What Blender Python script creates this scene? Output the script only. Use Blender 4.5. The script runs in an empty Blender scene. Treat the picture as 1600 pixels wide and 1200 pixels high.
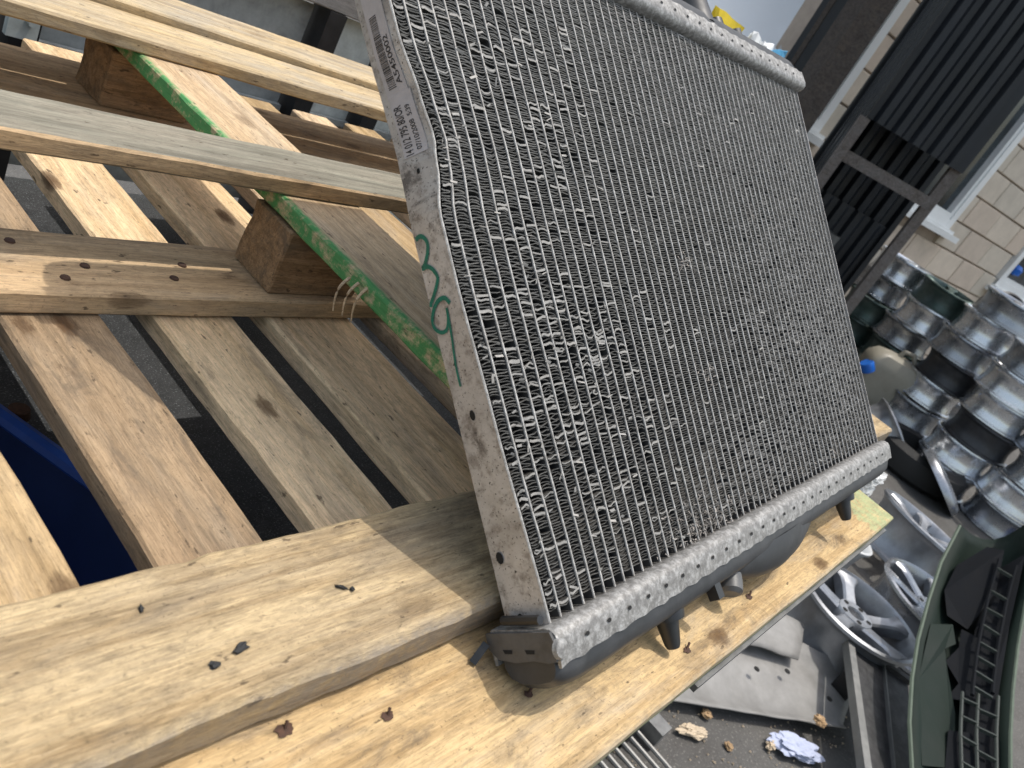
import bpy, bmesh, math, random
from mathutils import Vector, Matrix, noise as mnoise
random.seed(7)
SC = bpy.context.scene
COL = SC.collection
# ------------------------------------------------------------------ camera, sky, sun, exposure
H = 1.32                      # camera height above the yard
S = 0.40                      # metres per layout unit (units are measured from the camera)
cam_d = bpy.data.cameras.new('camera')
cam = bpy.data.objects.new('camera', cam_d)
COL.objects.link(cam)
cam_d.sensor_width = 36.0
cam_d.lens = 28.755
cam_d.clip_start = 0.02
cam_d.clip_end = 400
cam.matrix_world = Matrix(((0.600003, 0.053209, -0.798227, 0),
                           (-0.645676, 0.621320, -0.443919, 0),
                           (0.472334, 0.781748, 0.407149, H),
                           (0, 0, 0, 1)))
cam_d.dof.use_dof = True
cam_d.dof.focus_distance = 0.80
cam_d.dof.aperture_fstop = 12.5
SC.camera = cam

SUN = Vector((0.24, -0.055, 1.0)).normalized()
world = bpy.data.worlds.new('World')
SC.world = world
world.use_nodes = True
wn = world.node_tree
sky = wn.nodes.new('ShaderNodeTexSky')
sky.sky_type = 'NISHITA'
sky.sun_disc = False
sky.sun_elevation = math.asin(SUN.z)
sky.sun_rotation = math.atan2(SUN.x, SUN.y)
sky.air_density = 1.7
sky.dust_density = 4.0
bg = wn.nodes['Background']
hs = wn.nodes.new('ShaderNodeHueSaturation')
hs.inputs['Saturation'].default_value = 0.72
wn.links.new(sky.outputs['Color'], hs.inputs['Color'])
wn.links.new(hs.outputs['Color'], bg.inputs['Color'])
bg.inputs['Strength'].default_value = 0.15
sun_d = bpy.data.lights.new('sun', 'SUN')
sun_d.energy = 2.0
sun_d.angle = math.radians(0.55)
sun_d.color = (1.0, 0.955, 0.88)
sun = bpy.data.objects.new('sun', sun_d)
COL.objects.link(sun)
sun.rotation_euler = SUN.to_track_quat('Z', 'Y').to_euler()
SC.view_settings.view_transform = 'Standard'
SC.view_settings.look = 'None'
SC.view_settings.exposure = 0.44
SC.view_settings.gamma = 1.0
SC.view_settings.use_curve_mapping = False

# ------------------------------------------------------------------ helpers
def P(x, y, z):
    return Vector((x * S, y * S, H + z * S))

def lerp_tab(tab, x):
    if x <= tab[0][0]:
        return tab[0][1]
    for (a, va), (b, vb) in zip(tab, tab[1:]):
        if x <= b:
            k = (x - a) / (b - a)
            k = k * k * (3 - 2 * k)
            return va + (vb - va) * k
    return tab[-1][1]

def tag(o, label=None, cat=None, group=None, kind=None):
    if label: o['label'] = label
    if cat: o['category'] = cat
    if group: o['group'] = group
    if kind: o['kind'] = kind
    return o

def empty(name, loc, label=None, cat=None, group=None):
    o = bpy.data.objects.new(name, None)
    o.empty_display_size = 0.05
    o.location = loc
    COL.objects.link(o)
    return tag(o, label, cat, group)

def inv_of(parent):
    m = Matrix.Identity(4)
    q = parent
    chain = []
    while q is not None:
        chain.append(q)
        q = q.parent
    for c in reversed(chain):
        m = m @ c.matrix_parent_inverse @ c.matrix_basis
    return m.inverted()

def attach(o, parent):
    if parent is not None:
        o.parent = parent
        o.matrix_parent_inverse = inv_of(parent)
    return o

def link_mesh(name, me, parent=None, loc=None, rot=None):
    o = bpy.data.objects.new(name, me)
    if loc is not None: o.location = loc
    if rot is not None: o.rotation_euler = rot
    COL.objects.link(o)
    attach(o, parent)
    return o

def mesh(name, verts, faces, mats, parent=None, smooth=False, midx=None, loc=None, rot=None):
    me = bpy.data.meshes.new(name)
    me.from_pydata([tuple(v) for v in verts], [], faces)
    for m in (mats if isinstance(mats, (list, tuple)) else [mats]):
        me.materials.append(m)
    if midx is not None:
        me.polygons.foreach_set('material_index', midx)
    if smooth:
        me.polygons.foreach_set('use_smooth', [True] * len(me.polygons))
    me.update()
    return link_mesh(name, me, parent, loc, rot)

def fix_normals(me):
    b = bmesh.new(); b.from_mesh(me)
    bmesh.ops.recalc_face_normals(b, faces=b.faces)
    b.to_mesh(me); b.free()

class MB:
    """collects simple solids into one mesh (world or local coordinates)"""
    def __init__(s): s.v = []; s.f = []; s.m = []
    def add(s, vs, fs, mi=0):
        b = len(s.v); s.v += [Vector(v) for v in vs]
        s.f += [tuple(i + b for i in f) for f in fs]; s.m += [mi] * len(fs)
    def box(s, c, size, ax=None, mi=0):
        c = Vector(c)
        X, Y, Z = ax if ax else (Vector((1, 0, 0)), Vector((0, 1, 0)), Vector((0, 0, 1)))
        hx, hy, hz = [k / 2 for k in size]
        vs = [c + X * (hx * a) + Y * (hy * b) + Z * (hz * d) for a in (-1, 1) for b in (-1, 1) for d in (-1, 1)]
        s.add(vs, [(0, 1, 3, 2), (4, 6, 7, 5), (0, 4, 5, 1), (2, 3, 7, 6), (0, 2, 6, 4), (1, 5, 7, 3)], mi)
    def bar(s, a, b, w, h, up=(0, 0, 1), mi=0):
        a, b = Vector(a), Vector(b); d = b - a
        X = d.normalized(); Y = Vector(up).cross(X)
        if Y.length < 1e-5: Y = Vector((1, 0, 0)).cross(X)
        Y.normalize(); Z = X.cross(Y)
        s.box((a + b) / 2, (d.length, w, h), (X, Y, Z), mi)
    def tube(s, pts, r, n=8, cap=True, mi=0):
        pts = [Vector(p) for p in pts]
        rs = r if isinstance(r, (list, tuple)) else [r] * len(pts)
        rings = []
        ref = None
        for i, p in enumerate(pts):
            d = (pts[min(i + 1, len(pts) - 1)] - pts[max(i - 1, 0)]).normalized()
            if ref is None or abs(ref.dot(d)) > .95:
                ref = Vector((0, 0, 1)) if abs(d.z) < .9 else Vector((1, 0, 0))
            u = d.cross(ref).normalized(); w = d.cross(u)
            rings.append([p + (u * math.cos(2 * math.pi * k / n) + w * math.sin(2 * math.pi * k / n)) * rs[i] for k in range(n)])
        vs = [v for g in rings for v in g]; fs = []
        for i in range(len(rings) - 1):
            for k in range(n):
                a = i * n + k; b = i * n + (k + 1) % n
                fs.append((a, b, b + n, a + n))
        if cap:
            fs.append(tuple(range(n - 1, -1, -1))); fs.append(tuple((len(rings) - 1) * n + k for k in range(n)))
        s.add(vs, fs, mi)
    def lathe(s, prof, n=32, axis=None, origin=(0, 0, 0), mi=0, closed=False):
        o = Vector(origin)
        Z = Vector(axis).normalized() if axis else Vector((0, 0, 1))
        X = Z.orthogonal().normalized(); Y = Z.cross(X)
        vs = []
        for r, z in prof:
            for k in range(n):
                a = 2 * math.pi * k / n
                vs.append(o + (X * math.cos(a) + Y * math.sin(a)) * r + Z * z)
        fs = []
        m = len(prof)
        for i in range(m if closed else m - 1):
            for k in range(n):
                a = i * n + k; b = i * n + (k + 1) % n
                c = ((i + 1) % m) * n + (k + 1) % n; d = ((i + 1) % m) * n + k
                fs.append((a, b, c, d))
        s.add(vs, fs, mi)
    def build(s, name, mats, parent=None, smooth=False, loc=None, rot=None, normals=True):
        o = mesh(name, s.v, s.f, mats, parent, smooth, s.m, loc, rot)
        if normals: fix_normals(o.data)
        if smooth:
            try: o.data.set_sharp_from_angle(angle=math.radians(38))
            except Exception: pass
        return o

# ------------------------------------------------------------------ materials
class NT:
    def __init__(s, name):
        s.m = bpy.data.materials.new(name); s.m.use_nodes = True
        s.t = s.m.node_tree; s.n = s.t.nodes; s.l = s.t.links
        s.b = s.n['Principled BSDF']
    def new(s, typ, **kw):
        o = s.n.new(typ)
        for k, v in kw.items(): setattr(o, k, v)
        return o
    def link(s, a, b): s.l.new(a, b)
    def setv(s, sock, v):
        if hasattr(v, 'is_linked') or hasattr(v, 'links'): s.l.new(v, sock)
        else: sock.default_value = v
    def coord(s, kind='Object', rnd=True):
        tc = s.new('ShaderNodeTexCoord')
        if not rnd: return tc.outputs[kind]
        oi = s.new('ShaderNodeObjectInfo')
        mul = s.new('ShaderNodeVectorMath', operation='MULTIPLY_ADD')
        comb = s.new('ShaderNodeCombineXYZ')
        for i in range(3): s.link(oi.outputs['Random'], comb.inputs[i])
        s.link(comb.outputs[0], mul.inputs[0]); mul.inputs[1].default_value = (17.3, 31.7, 23.1)
        s.link(tc.outputs[kind], mul.inputs[2])
        return mul.outputs[0]
    def mapping(s, vec, scale=(1, 1, 1), rot=(0, 0, 0), loc=(0, 0, 0)):
        m = s.new('ShaderNodeMapping'); s.link(vec, m.inputs['Vector'])
        m.inputs['Scale'].default_value = scale; m.inputs['Rotation'].default_value = rot; m.inputs['Location'].default_value = loc
        return m.outputs[0]
    def noise(s, vec, scale, detail=4, rough=.55, dist=0.0):
        q = s.new('ShaderNodeTexNoise'); s.link(vec, q.inputs['Vector'])
        q.inputs['Scale'].default_value = scale; q.inputs['Detail'].default_value = detail
        q.inputs['Roughness'].default_value = rough; q.inputs['Distortion'].default_value = dist
        return q.outputs['Fac']
    def ramp(s, fac, stops, interp='LINEAR'):
        r = s.new('ShaderNodeValToRGB'); r.color_ramp.interpolation = interp
        el = r.color_ramp.elements
        while len(el) < len(stops): el.new(0.5)
        for e, (p, c) in zip(el, stops):
            e.position = p
            e.color = (c, c, c, 1) if isinstance(c, (int, float)) else (*c, 1)
        s.link(fac, r.inputs['Fac'])
        return r.outputs['Color']
    def mix(s, fac, a, b, typ='MIX'):
        m = s.new('ShaderNodeMix', data_type='RGBA', blend_type=typ)
        s.setv(m.inputs[0], fac)
        for sock, v in ((m.inputs[6], a), (m.inputs[7], b)):
            if isinstance(v, tuple): sock.default_value = (*v, 1) if len(v) == 3 else v
            else: s.link(v, sock)
        return m.outputs[2]
    def math(s, op, a, b=None, clamp=False):
        m = s.new('ShaderNodeMath', operation=op); m.use_clamp = clamp
        s.setv(m.inputs[0], a)
        if b is not None: s.setv(m.inputs[1], b)
        return m.outputs[0]
    def bump(s, h, strength=.3, dist=.002, prev=None):
        b = s.new('ShaderNodeBump'); s.link(h, b.inputs['Height'])
        b.inputs['Strength'].default_value = strength; b.inputs['Distance'].default_value = dist
        if prev is not None: s.link(prev, b.inputs['Normal'])
        return b.outputs[0]
    def out(s, color=None, rough=None, metal=None, normal=None, spec=None):
        if color is not None: s.setv(s.b.inputs['Base Color'], (*color, 1) if isinstance(color, tuple) else color)
        if rough is not None: s.setv(s.b.inputs['Roughness'], rough)
        if metal is not None: s.setv(s.b.inputs['Metallic'], metal)
        if normal is not None: s.link(normal, s.b.inputs['Normal'])
        if spec is not None: s.b.inputs['Specular IOR Level'].default_value = spec
        return s.m

def wood(name, light, dark, gray=(.36, .35, .33), gray_amt=.3, dirt=.35, knots=.8, rough_saw=.4, paint=(), tint=(1.08, .86)):
    k = NT(name)
    v = k.coord('Object', True)
    g1 = k.noise(k.mapping(v, (5, 110, 110)), 1.0, 6, .62, .5)
    g2 = k.noise(k.mapping(v, (1.8, 34, 34)), 1.0, 4, .55, 1.0)
    gsum = k.math('ADD', k.math('MULTIPLY', g1, .55), k.math('MULTIPLY', g2, .45))
    col = k.ramp(gsum, [(.32, dark), (.45, tuple((a + b) / 2 for a, b in zip(light, dark))), (.57, light)])
    fib = k.noise(k.mapping(v, (55, 900, 900)), 1.0, 4, .75)
    col = k.mix(.75, col, k.ramp(fib, [(.25, .40), (.5, .95), (.75, 1.22)]), 'MULTIPLY')
    # saw marks and mottling a few millimetres across
    mot = k.noise(k.mapping(v, (75, 210, 210)), 1.0, 6, .72, .6)
    col = k.mix(.35 + .45 * min(1, rough_saw), col, k.ramp(mot, [(.30, .58), (.50, 1.0), (.70, 1.25)]), 'MULTIPLY')
    bf = k.noise(k.mapping(v, (26, 480, 480)), 1.0, 4, .7, .3)
    col = k.mix(k.math('MULTIPLY', k.ramp(bf, [(.54, 0.0), (.68, 1.0)]), .30 + .35 * min(1, rough_saw)), col, tuple(min(.95, c * 1.30) for c in light))
    # dark resin and grain streaks
    st = k.noise(k.mapping(v, (2.2, 150, 150)), 1.0, 4, .6, .25)
    col = k.mix(k.math('MULTIPLY', k.ramp(st, [(.60, 0.0), (.70, 1.0)]), .45), col, tuple(c * .55 for c in dark))
    # weathered grey patches
    gp = k.noise(k.mapping(v, (4.5, 18, 18)), 1.0, 8, .68, .4)
    gf = k.ramp(gp, [(.60 - .35 * gray_amt, 0.0), (.78 - .25 * gray_amt, 1.0)])
    gcol = k.mix(.8, gray, k.ramp(g1, [(.3, .45), (.65, 1.3)]), 'MULTIPLY')
    gcol = k.mix(.7, gcol, k.ramp(fib, [(.25, .5), (.75, 1.25)]), 'MULTIPLY')
    col = k.mix(k.math('MULTIPLY', gf, min(.92, .35 + gray_amt * .6)), col, gcol)
    # knots
    if knots > 0:
        vo = k.new('ShaderNodeTexVoronoi'); k.link(k.mapping(v, (7, 14, 14)), vo.inputs['Vector']); vo.inputs['Scale'].default_value = 1.0
        kd = k.math('ADD', vo.outputs['Distance'], k.math('MULTIPLY', k.math('SUBTRACT', mot, .5), .12))
        kf = k.ramp(kd, [(.05, 1.0), (.115, .75), (.15, .12), (.24, 0.0)])
        col = k.mix(k.math('MULTIPLY', kf, knots), col, (.085, .045, .022))
    # smears and specks
    d1 = k.noise(k.mapping(v, (11, 34, 34)), 1.0, 9, .74, .8)
    col = k.mix(k.math('MULTIPLY', k.ramp(d1, [(.50, 0.0), (.64, 1.0)]), dirt), col, (.11, .09, .07))
    d2 = k.noise(v, 420, 3, .65)
    col = k.mix(k.math('MULTIPLY', k.ramp(d2, [(.62, 0.0), (.70, 1.0)]), .65 * dirt + .15), col, (.05, .04, .032))
    d3 = k.noise(k.mapping(v, (60, 160, 160)), 1.0, 3, .6)
    col = k.mix(k.math('MULTIPLY', k.ramp(d3, [(.65, 0.0), (.71, 1.0)]), .75), col, (.07, .05, .035))
    oi = k.new('ShaderNodeObjectInfo')
    mr = k.new('ShaderNodeMapRange'); k.link(oi.outputs['Random'], mr.inputs[0])
    mr.inputs[3].default_value = tint[1]; mr.inputs[4].default_value = tint[0]
    col = k.mix(1.0, col, mr.outputs[0], 'MULTIPLY')
    for ax, sg, th, gc, rag, amt in paint:   # paint, grime or painted shade on one edge: axis, sign, start in metres, colour, raggedness, amount
        sep = k.new('ShaderNodeSeparateXYZ'); k.link(k.coord('Object', False), sep.inputs[0])
        e = k.math('MULTIPLY', sep.outputs[ax], sg)
        rg = k.math('ADD', k.math('MULTIPLY', k.noise(k.mapping(v, (9, 60, 60)), 1.0, 6, .72), .6), k.math('MULTIPLY', mot, .4))
        e = k.math('ADD', e, k.math('MULTIPLY', k.math('SUBTRACT', rg, .5), rag))
        gm = k.ramp(k.math('SUBTRACT', e, th - .5), [(.4992, 0.0), (.5022, 1.0)])
        wear = k.ramp(k.noise(v, 70, 7, .72), [(.36, .12), (.52, 1.0)])
        gc2 = k.mix(.6, gc, k.ramp(fib, [(.25, .5), (.75, 1.25)]), 'MULTIPLY')
        col = k.mix(k.math('MULTIPLY', k.math('MULTIPLY', gm, wear), amt), col, gc2)
    hh = k.math('ADD', k.math('MULTIPLY', fib, .5), k.math('MULTIPLY', g1, .5))
    n1 = k.bump(hh, .6 * rough_saw + .2, .0018)
    n2 = k.bump(mot, rough_saw * .6 + .1, .0016, n1)
    return k.out(col, .85, 0.0, n2, .12)

M = {}
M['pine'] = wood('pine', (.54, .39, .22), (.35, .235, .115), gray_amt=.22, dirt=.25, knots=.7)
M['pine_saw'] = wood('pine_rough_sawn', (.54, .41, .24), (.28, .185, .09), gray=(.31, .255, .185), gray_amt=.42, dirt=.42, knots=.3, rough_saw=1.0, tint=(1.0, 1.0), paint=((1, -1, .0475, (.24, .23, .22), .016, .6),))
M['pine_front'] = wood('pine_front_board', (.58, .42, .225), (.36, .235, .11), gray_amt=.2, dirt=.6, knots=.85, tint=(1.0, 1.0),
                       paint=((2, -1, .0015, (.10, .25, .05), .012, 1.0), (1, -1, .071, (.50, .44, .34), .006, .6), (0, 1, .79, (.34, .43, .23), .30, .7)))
M['pine_bright'] = wood('pine_bright', (.60, .46, .27), (.37, .26, .135), gray=(.37, .345, .30), gray_amt=.55, dirt=.22, knots=.35, tint=(1.0, 1.0))
M['grey_wood'] = wood('grey_weathered_wood', (.33, .29, .225), (.165, .145, .11), gray=(.275, .26, .205), gray_amt=.85, dirt=.3, knots=.7, tint=(1.0, 1.0))
M['brown_wood'] = wood('brown_dirty_wood', (.66, .47, .28), (.43, .29, .16), gray=(.34, .30, .25), gray_amt=.3, dirt=.4, knots=.6)
M['slat_shade_lift'] = wood('shade_lifted_slat_wood', (.84, .62, .38), (.60, .41, .22), gray=(.40, .33, .25), gray_amt=.28, dirt=.42, knots=.9, tint=(1.0, 1.0))  # paler wood colour makes up for the shade these slats lie in
M['slat_dirty_toned'] = wood('dirty_toned_slat_wood', (.40, .285, .175), (.25, .17, .10), gray=(.26, .215, .16), gray_amt=.38, dirt=.55, knots=.9, tint=(1.0, 1.0))  # dirty wood, also darkened to hold down the sun on this slat
M['slat_wood'] = wood('slat_wood', (.76, .57, .37), (.52, .37, .22), gray=(.36, .31, .26), gray_amt=.45, dirt=.5, knots=.85)
M['block_wood'] = wood('chip_block_wood', (.40, .255, .14), (.20, .12, .062), gray=(.23, .17, .115), gray_amt=.4, dirt=.6, knots=.0, rough_saw=1.2)
M['stringer'] = wood('stringer_wood', (.62, .46, .29), (.43, .30, .175), gray=(.40, .355, .29), gray_amt=.4, dirt=.35, knots=.5, tint=(1.0, 1.0),
                     paint=((1, 1, .0445, (.085, .33, .115), .014, .95), (1, 1, .0518, (.05, .13, .045), .002, .75)))  # second, darker green on the worn side face paints in its shade
M['plank_grey'] = wood('old_plank', (.34, .31, .28), (.20, .18, .16), gray=(.27, .26, .25), gray_amt=.9, dirt=.4, knots=.2, tint=(1.0, 1.0))
M['timber_dark'] = wood('tarred_timber', (.085, .072, .064), (.04, .034, .031), gray=(.085, .077, .072), gray_amt=.5, dirt=.5, knots=.0)
M['timber_rail'] = wood('old_rail', (.19, .165, .15), (.08, .07, .062), gray=(.20, .185, .175), gray_amt=.6, dirt=.5, knots=.2)

def simple(name, col, rough=.6, metal=0.0, var=.25, nscale=30, bump=.15, bdist=.001, dust=None, spec=None, rnd=True):
    k = NT(name)
    v = k.coord('Object', rnd)
    f = k.noise(v, nscale, 6, .65)
    lo = tuple(c * (1 - var) for c in col); hi = tuple(min(1, c * (1 + var)) for c in col)
    c = k.ramp(f, [(.3, lo), (.7, hi)])
    if dust:
        dc, amt = dust
        c = k.mix(k.math('MULTIPLY', k.ramp(k.noise(v, nscale * .45, 7, .7, .4), [(.42, 0.0), (.66, 1.0)]), amt), c, dc)
    nrm = k.bump(k.noise(v, nscale * 6, 4, .6), bump, bdist)
    return k.out(c, k.ramp(f, [(.3, max(.05, rough - .1)), (.7, min(1, rough + .1))]) if rough > .12 else rough, metal, nrm, spec)

M['tube'] = simple('tube_aluminium', (.43, .42, .40), .55, .15, .35, 260, .4, .0008, ((.19, .172, .15), .75))
def fin_mat():
    k = NT('fin_aluminium')
    v = k.coord('Object', False)
    a = k.noise(v, 9, 4, .6); b = k.noise(v, 260, 3, .7)
    c = k.ramp(a, [(.35, (.040, .039, .038)), (.52, (.062, .060, .056)), (.68, (.10, .094, .084))])
    c = k.mix(k.ramp(b, [(.66, 0.0), (.76, .5)]), c, (.30, .29, .28))
    return k.out(c, .6, .1, None, .4)
M['fin'] = fin_mat()  # dark fin walls put the shade of the gaps into the colour
M['fin_flat'] = simple('flattened_fin_aluminium', (.085, .082, .077), .6, .1, .4, 240, .3, .0006, ((.13, .12, .105), .6))
M['fin_edge'] = simple('fin_edge_aluminium', (.165, .16, .15), .5, .1, .45, 300, .2, .0004, ((.22, .205, .18), .7))  # lighter edge colour paints in the sun on the fin fronts
M['fin_flake'] = simple('bent_fin_aluminium', (.29, .28, .26), .55, .05, .25, 120, .2, .0005, ((.40, .37, .33), .4))
M['core_dark'] = simple('core_shade', (.045, .044, .042), .9, 0, .4, 90)  # near black colour for the shade deep between the fins
def plate_mat():
    k = NT('side_plate_aluminium')
    v = k.coord('Object', False)
    a = k.noise(v, 14, 7, .65, .4)
    c = k.ramp(a, [(.32, (.33, .31, .292)), (.5, (.47, .45, .43)), (.68, (.60, .585, .57))])
    c = k.mix(k.math('MULTIPLY', k.ramp(k.noise(v, 90, 8, .75), [(.50, 0.0), (.62, 1.0)]), .6), c, (.15, .125, .105))
    c = k.mix(k.math('MULTIPLY', k.ramp(k.noise(k.mapping(v, (60, 22, 22)), 1.0, 7, .75, .5), [(.58, 0.0), (.66, 1.0)]), .75), c, (.055, .048, .044))
    sp = k.noise(v, 520, 2, .5)
    c = k.mix(k.ramp(sp, [(.645, 0.0), (.70, 1.0)]), c, (.04, .036, .033))
    c = k.mix(k.ramp(k.noise(v, 700, 2, .5), [(.71, 0.0), (.76, .8)]), c, (.75, .74, .72))
    nm = k.bump(k.noise(v, 240, 5, .7), .35, .0008)
    return k.out(c, .55, .3, nm, .5)
M['plate'] = plate_mat()
M['end_alu'] = simple('sooty_aluminium', (.075, .073, .071), .6, .2, .4, 60, .4, .001, ((.125, .12, .115), .6))
def flange_mat():
    k = NT('header_aluminium')
    v = k.coord('Object', False)
    a = k.noise(v, 150, 8, .75, .25)
    c = k.ramp(a, [(.32, (.13, .124, .117)), (.48, (.235, .228, .215)), (.64, (.44, .432, .415))])
    c = k.mix(k.ramp(k.noise(v, 420, 3, .6), [(.62, 0.0), (.72, .7)]), c, (.14, .13, .12))
    nm = k.bump(k.noise(v, 240, 6, .72), .4, .001)
    return k.out(c, .5, .35, nm, .5)
M['flange'] = flange_mat()
M['plastic_tank'] = simple('black_tank_plastic', (.030, .032, .035), .5, 0, .3, 30, .15, .0005, ((.11, .11, .112), .35))
M['stub_grey'] = simple('worn_grey_plastic', (.10, .10, .10), .45, 0, .2, 60, .1)
M['pin_plastic'] = simple('black_pin_plastic', (.018, .018, .019), .38, 0, .3, 60, .1)
M['sticker'] = simple('silver_sticker', (.44, .42, .43), .42, .1, .1, 60, .05, .0003, ((.30, .28, .27), .35))
M['ink'] = simple('black_ink', (.02, .02, .024), .5, 0, .1, 60, .0)
M['marker'] = simple('green_marker_ink', (.0, .15, .105), .45, 0, .25, 160, .0)
M['hole'] = simple('hole_black', (.008, .008, .008), .9, 0, .1, 30, .0)
M['dust_tuft'] = simple('dust_fluff', (.33, .30, .27), .95, 0, .3, 200, .2)
M['rust'] = simple('rusty_steel', (.085, .045, .03), .8, .3, .5, 300, .4, .0008)
M['black_steel'] = simple('black_steel', (.018, .018, .02), .45, .1, .4, 30, .2)
M['galv'] = simple('galvanised_sheet', (.30, .325, .325), .5, .15, .35, 20, .25, .001, ((.50, .54, .535), .8))
M['galv_light'] = simple('chalky_galvanised_sheet', (.70, .76, .74), .55, .1, .25, 20, .2, .001, ((.30, .35, .33), .5))
M['rail_steel'] = simple('bare_steel_rail', (.20, .20, .195), .45, .4, .25, 40, .2, .0005, ((.15, .14, .13), .5))
def floor_mat():
    k = NT('gritty_black_floor')
    v = k.coord('Object', False)
    c = k.ramp(k.noise(v, 40, 6, .7), [(.3, (.018, .019, .020)), (.7, (.055, .057, .060))])
    c = k.mix(k.ramp(k.noise(v, 420, 3, .7), [(.58, 0.0), (.68, .9)]), c, (.26, .275, .29))
    return k.out(c, .55, 0, k.bump(k.noise(v, 380, 4, .7), .6, .003), .5)
M['floor'] = floor_mat()
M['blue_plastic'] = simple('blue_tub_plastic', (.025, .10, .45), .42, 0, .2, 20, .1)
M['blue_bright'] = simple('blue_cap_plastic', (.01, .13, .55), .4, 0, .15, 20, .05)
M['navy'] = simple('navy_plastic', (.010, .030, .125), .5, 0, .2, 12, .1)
def ground_mat():
    k = NT('yard_concrete')
    v = k.coord('Object', False)
    c = k.ramp(k.noise(v, 1.3, 8, .62), [(.3, (.066, .064, .061)), (.7, (.13, .125, .117))])
    c = k.mix(k.math('MULTIPLY', k.ramp(k.noise(v, 4.5, 8, .7, .4), [(.5, 0.0), (.66, 1.0)]), .7), c, (.065, .06, .055))
    c = k.mix(k.ramp(k.noise(v, 130, 5, .7), [(.56, 0.0), (.68, .75)]), c, (.30, .285, .26))
    c = k.mix(k.ramp(k.noise(v, 90, 4, .7), [(.60, 0.0), (.70, .8)]), c, (.035, .033, .03))
    return k.out(c, .85, 0, k.bump(k.noise(v, 110, 6, .72), .6, .004), .3)
M['ground'] = ground_mat()
M['alloy'] = simple('silver_alloy', (.72, .74, .77), .26, .85, .08, 18, .03, .0003, ((.40, .40, .41), .2))
M['alloy_grey'] = simple('grey_alloy', (.36, .375, .40), .28, .8, .12, 16, .04, .0004, ((.18, .18, .19), .25))
M['alloy_dark'] = simple('black_alloy', (.035, .037, .042), .4, .4, .3, 16, .06, .0004, ((.10, .10, .105), .4))
M['alloy_green'] = simple('green_grey_alloy', (.05, .085, .075), .38, .5, .3, 12, .06, .0004, ((.16, .18, .18), .5))
M['alloy_white'] = simple('chalky_white_alloy', (.70, .71, .71), .5, .2, .1, 22, .06, .0004, ((.52, .52, .52), .5))
M['alloy_brake'] = simple('brake_dusted_alloy', (.33, .345, .37), .38, .65, .2, 14, .08, .0004, ((.10, .075, .05), .35))
M['tyre'] = simple('tyre_rubber', (.018, .018, .018), .75, 0, .3, 40, .3)
M['bumper'] = simple('dark_green_paint', (.010, .018, .014), .62, .0, .18, 5, .04, .0005, ((.022, .028, .024), .4), .12)
M['bumper_rim'] = simple('dusty_paint_edge', (.10, .125, .095), .6, .0, .15, 30, .05, .001, None, .15)
M['black_plastic'] = simple('black_grille_plastic', (.007, .008, .010), .85, 0, .3, 30, .1, .001, None, .12)
M['black_trim'] = simple('satin_black_trim', (.035, .042, .036), .5, 0, .2, 30, .05, .001, None, .3)
M['undertray'] = simple('grey_undertray_plastic', (.25, .245, .235), .6, 0, .2, 10, .2, .001, ((.13, .125, .115), .6))
M['paper'] = simple('pale_blue_paper', (.42, .46, .60), .85, 0, .1, 40, .2)
M['leaf'] = simple('dry_leaf', (.52, .42, .30), .8, 0, .25, 60, .3)
M['tan_debris'] = simple('tan_debris', (.36, .24, .13), .85, 0, .3, 60, .3)
M['mesh_dark'] = simple('condenser_mesh', (.030, .030, .032), .6, .3, .4, 60, .5, .002, ((.10, .10, .10), .5))
M['frame_grey'] = simple('condenser_frame', (.20, .20, .19), .5, .4, .2, 30, .1)
def block_mat():
    k = NT('concrete_block')
    v = k.coord('Object', True)
    oi = k.new('ShaderNodeObjectInfo')
    c = k.ramp(oi.outputs['Random'], [(0, (.62, .52, .42)), (.35, (.69, .57, .455)), (.65, (.61, .545, .45)), (1, (.72, .61, .49))])
    c = k.mix(.5, c, k.ramp(k.noise(v, 7, 7, .7), [(.3, .70), (.7, 1.12)]), 'MULTIPLY')
    return k.out(c, .9, 0, k.bump(k.noise(v, 60, 5, .7), .5, .004), .2)
M['block'] = block_mat()
M['mortar'] = simple('mortar', (.40, .33, .27), .95, 0, .15, 10, .3, .003)
M['upvc'] = simple('white_upvc', (.78, .79, .78), .35, 0, .04, 10, .02)
def glass_mat():
    k = NT('window_glass')
    v = k.coord('Object', False)
    c = k.ramp(k.noise(v, 5, 5, .6), [(.35, (.012, .018, .022)), (.65, (.05, .066, .075))])
    return k.out(c, .08, 0, None, .6)
M['glass'] = glass_mat()
M['black_sheet'] = simple('black_box_sheet', (.010, .013, .018), .42, 0, .25, 5, .08, .001, ((.028, .029, .032), .4), .5)
M['white_panel'] = simple('white_panel_paint', (.80, .83, .85), .4, 0, .03, 6, .03, .0005, ((.70, .73, .75), .25))
M['grey_frame'] = simple('grey_frame_paint', (.50, .50, .49), .5, 0, .12, 14, .1, .0005, ((.30, .29, .28), .35))
M['gas'] = simple('grey_cylinder_paint', (.10, .10, .095), .5, 0, .25, 14, .1)
M['can'] = simple('translucent_can_plastic', (.28, .26, .21), .45, 0, .12, 8, .05, .0005, ((.38, .36, .30), .4))
M['lilac'] = simple('lilac_label', (.20, .22, .42), .5, 0, .1, 12, .05)
M['yellow'] = simple('yellow_print', (.80, .58, .02), .4, 0, .12, 40, .05)
M['red'] = simple('red_print', (.70, .05, .035), .4, 0, .2, 40, .05)
M['bagwhite'] = simple('white_bag_film', (.74, .74, .72), .35, 0, .1, 40, .1)
M['bagblue'] = simple('blue_bag_print', (.10, .38, .62), .35, 0, .2, 30, .1)
M['green_paint'] = simple('green_splash_paint', (.36, .56, .33), .6, 0, .2, 60, .1)
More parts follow.
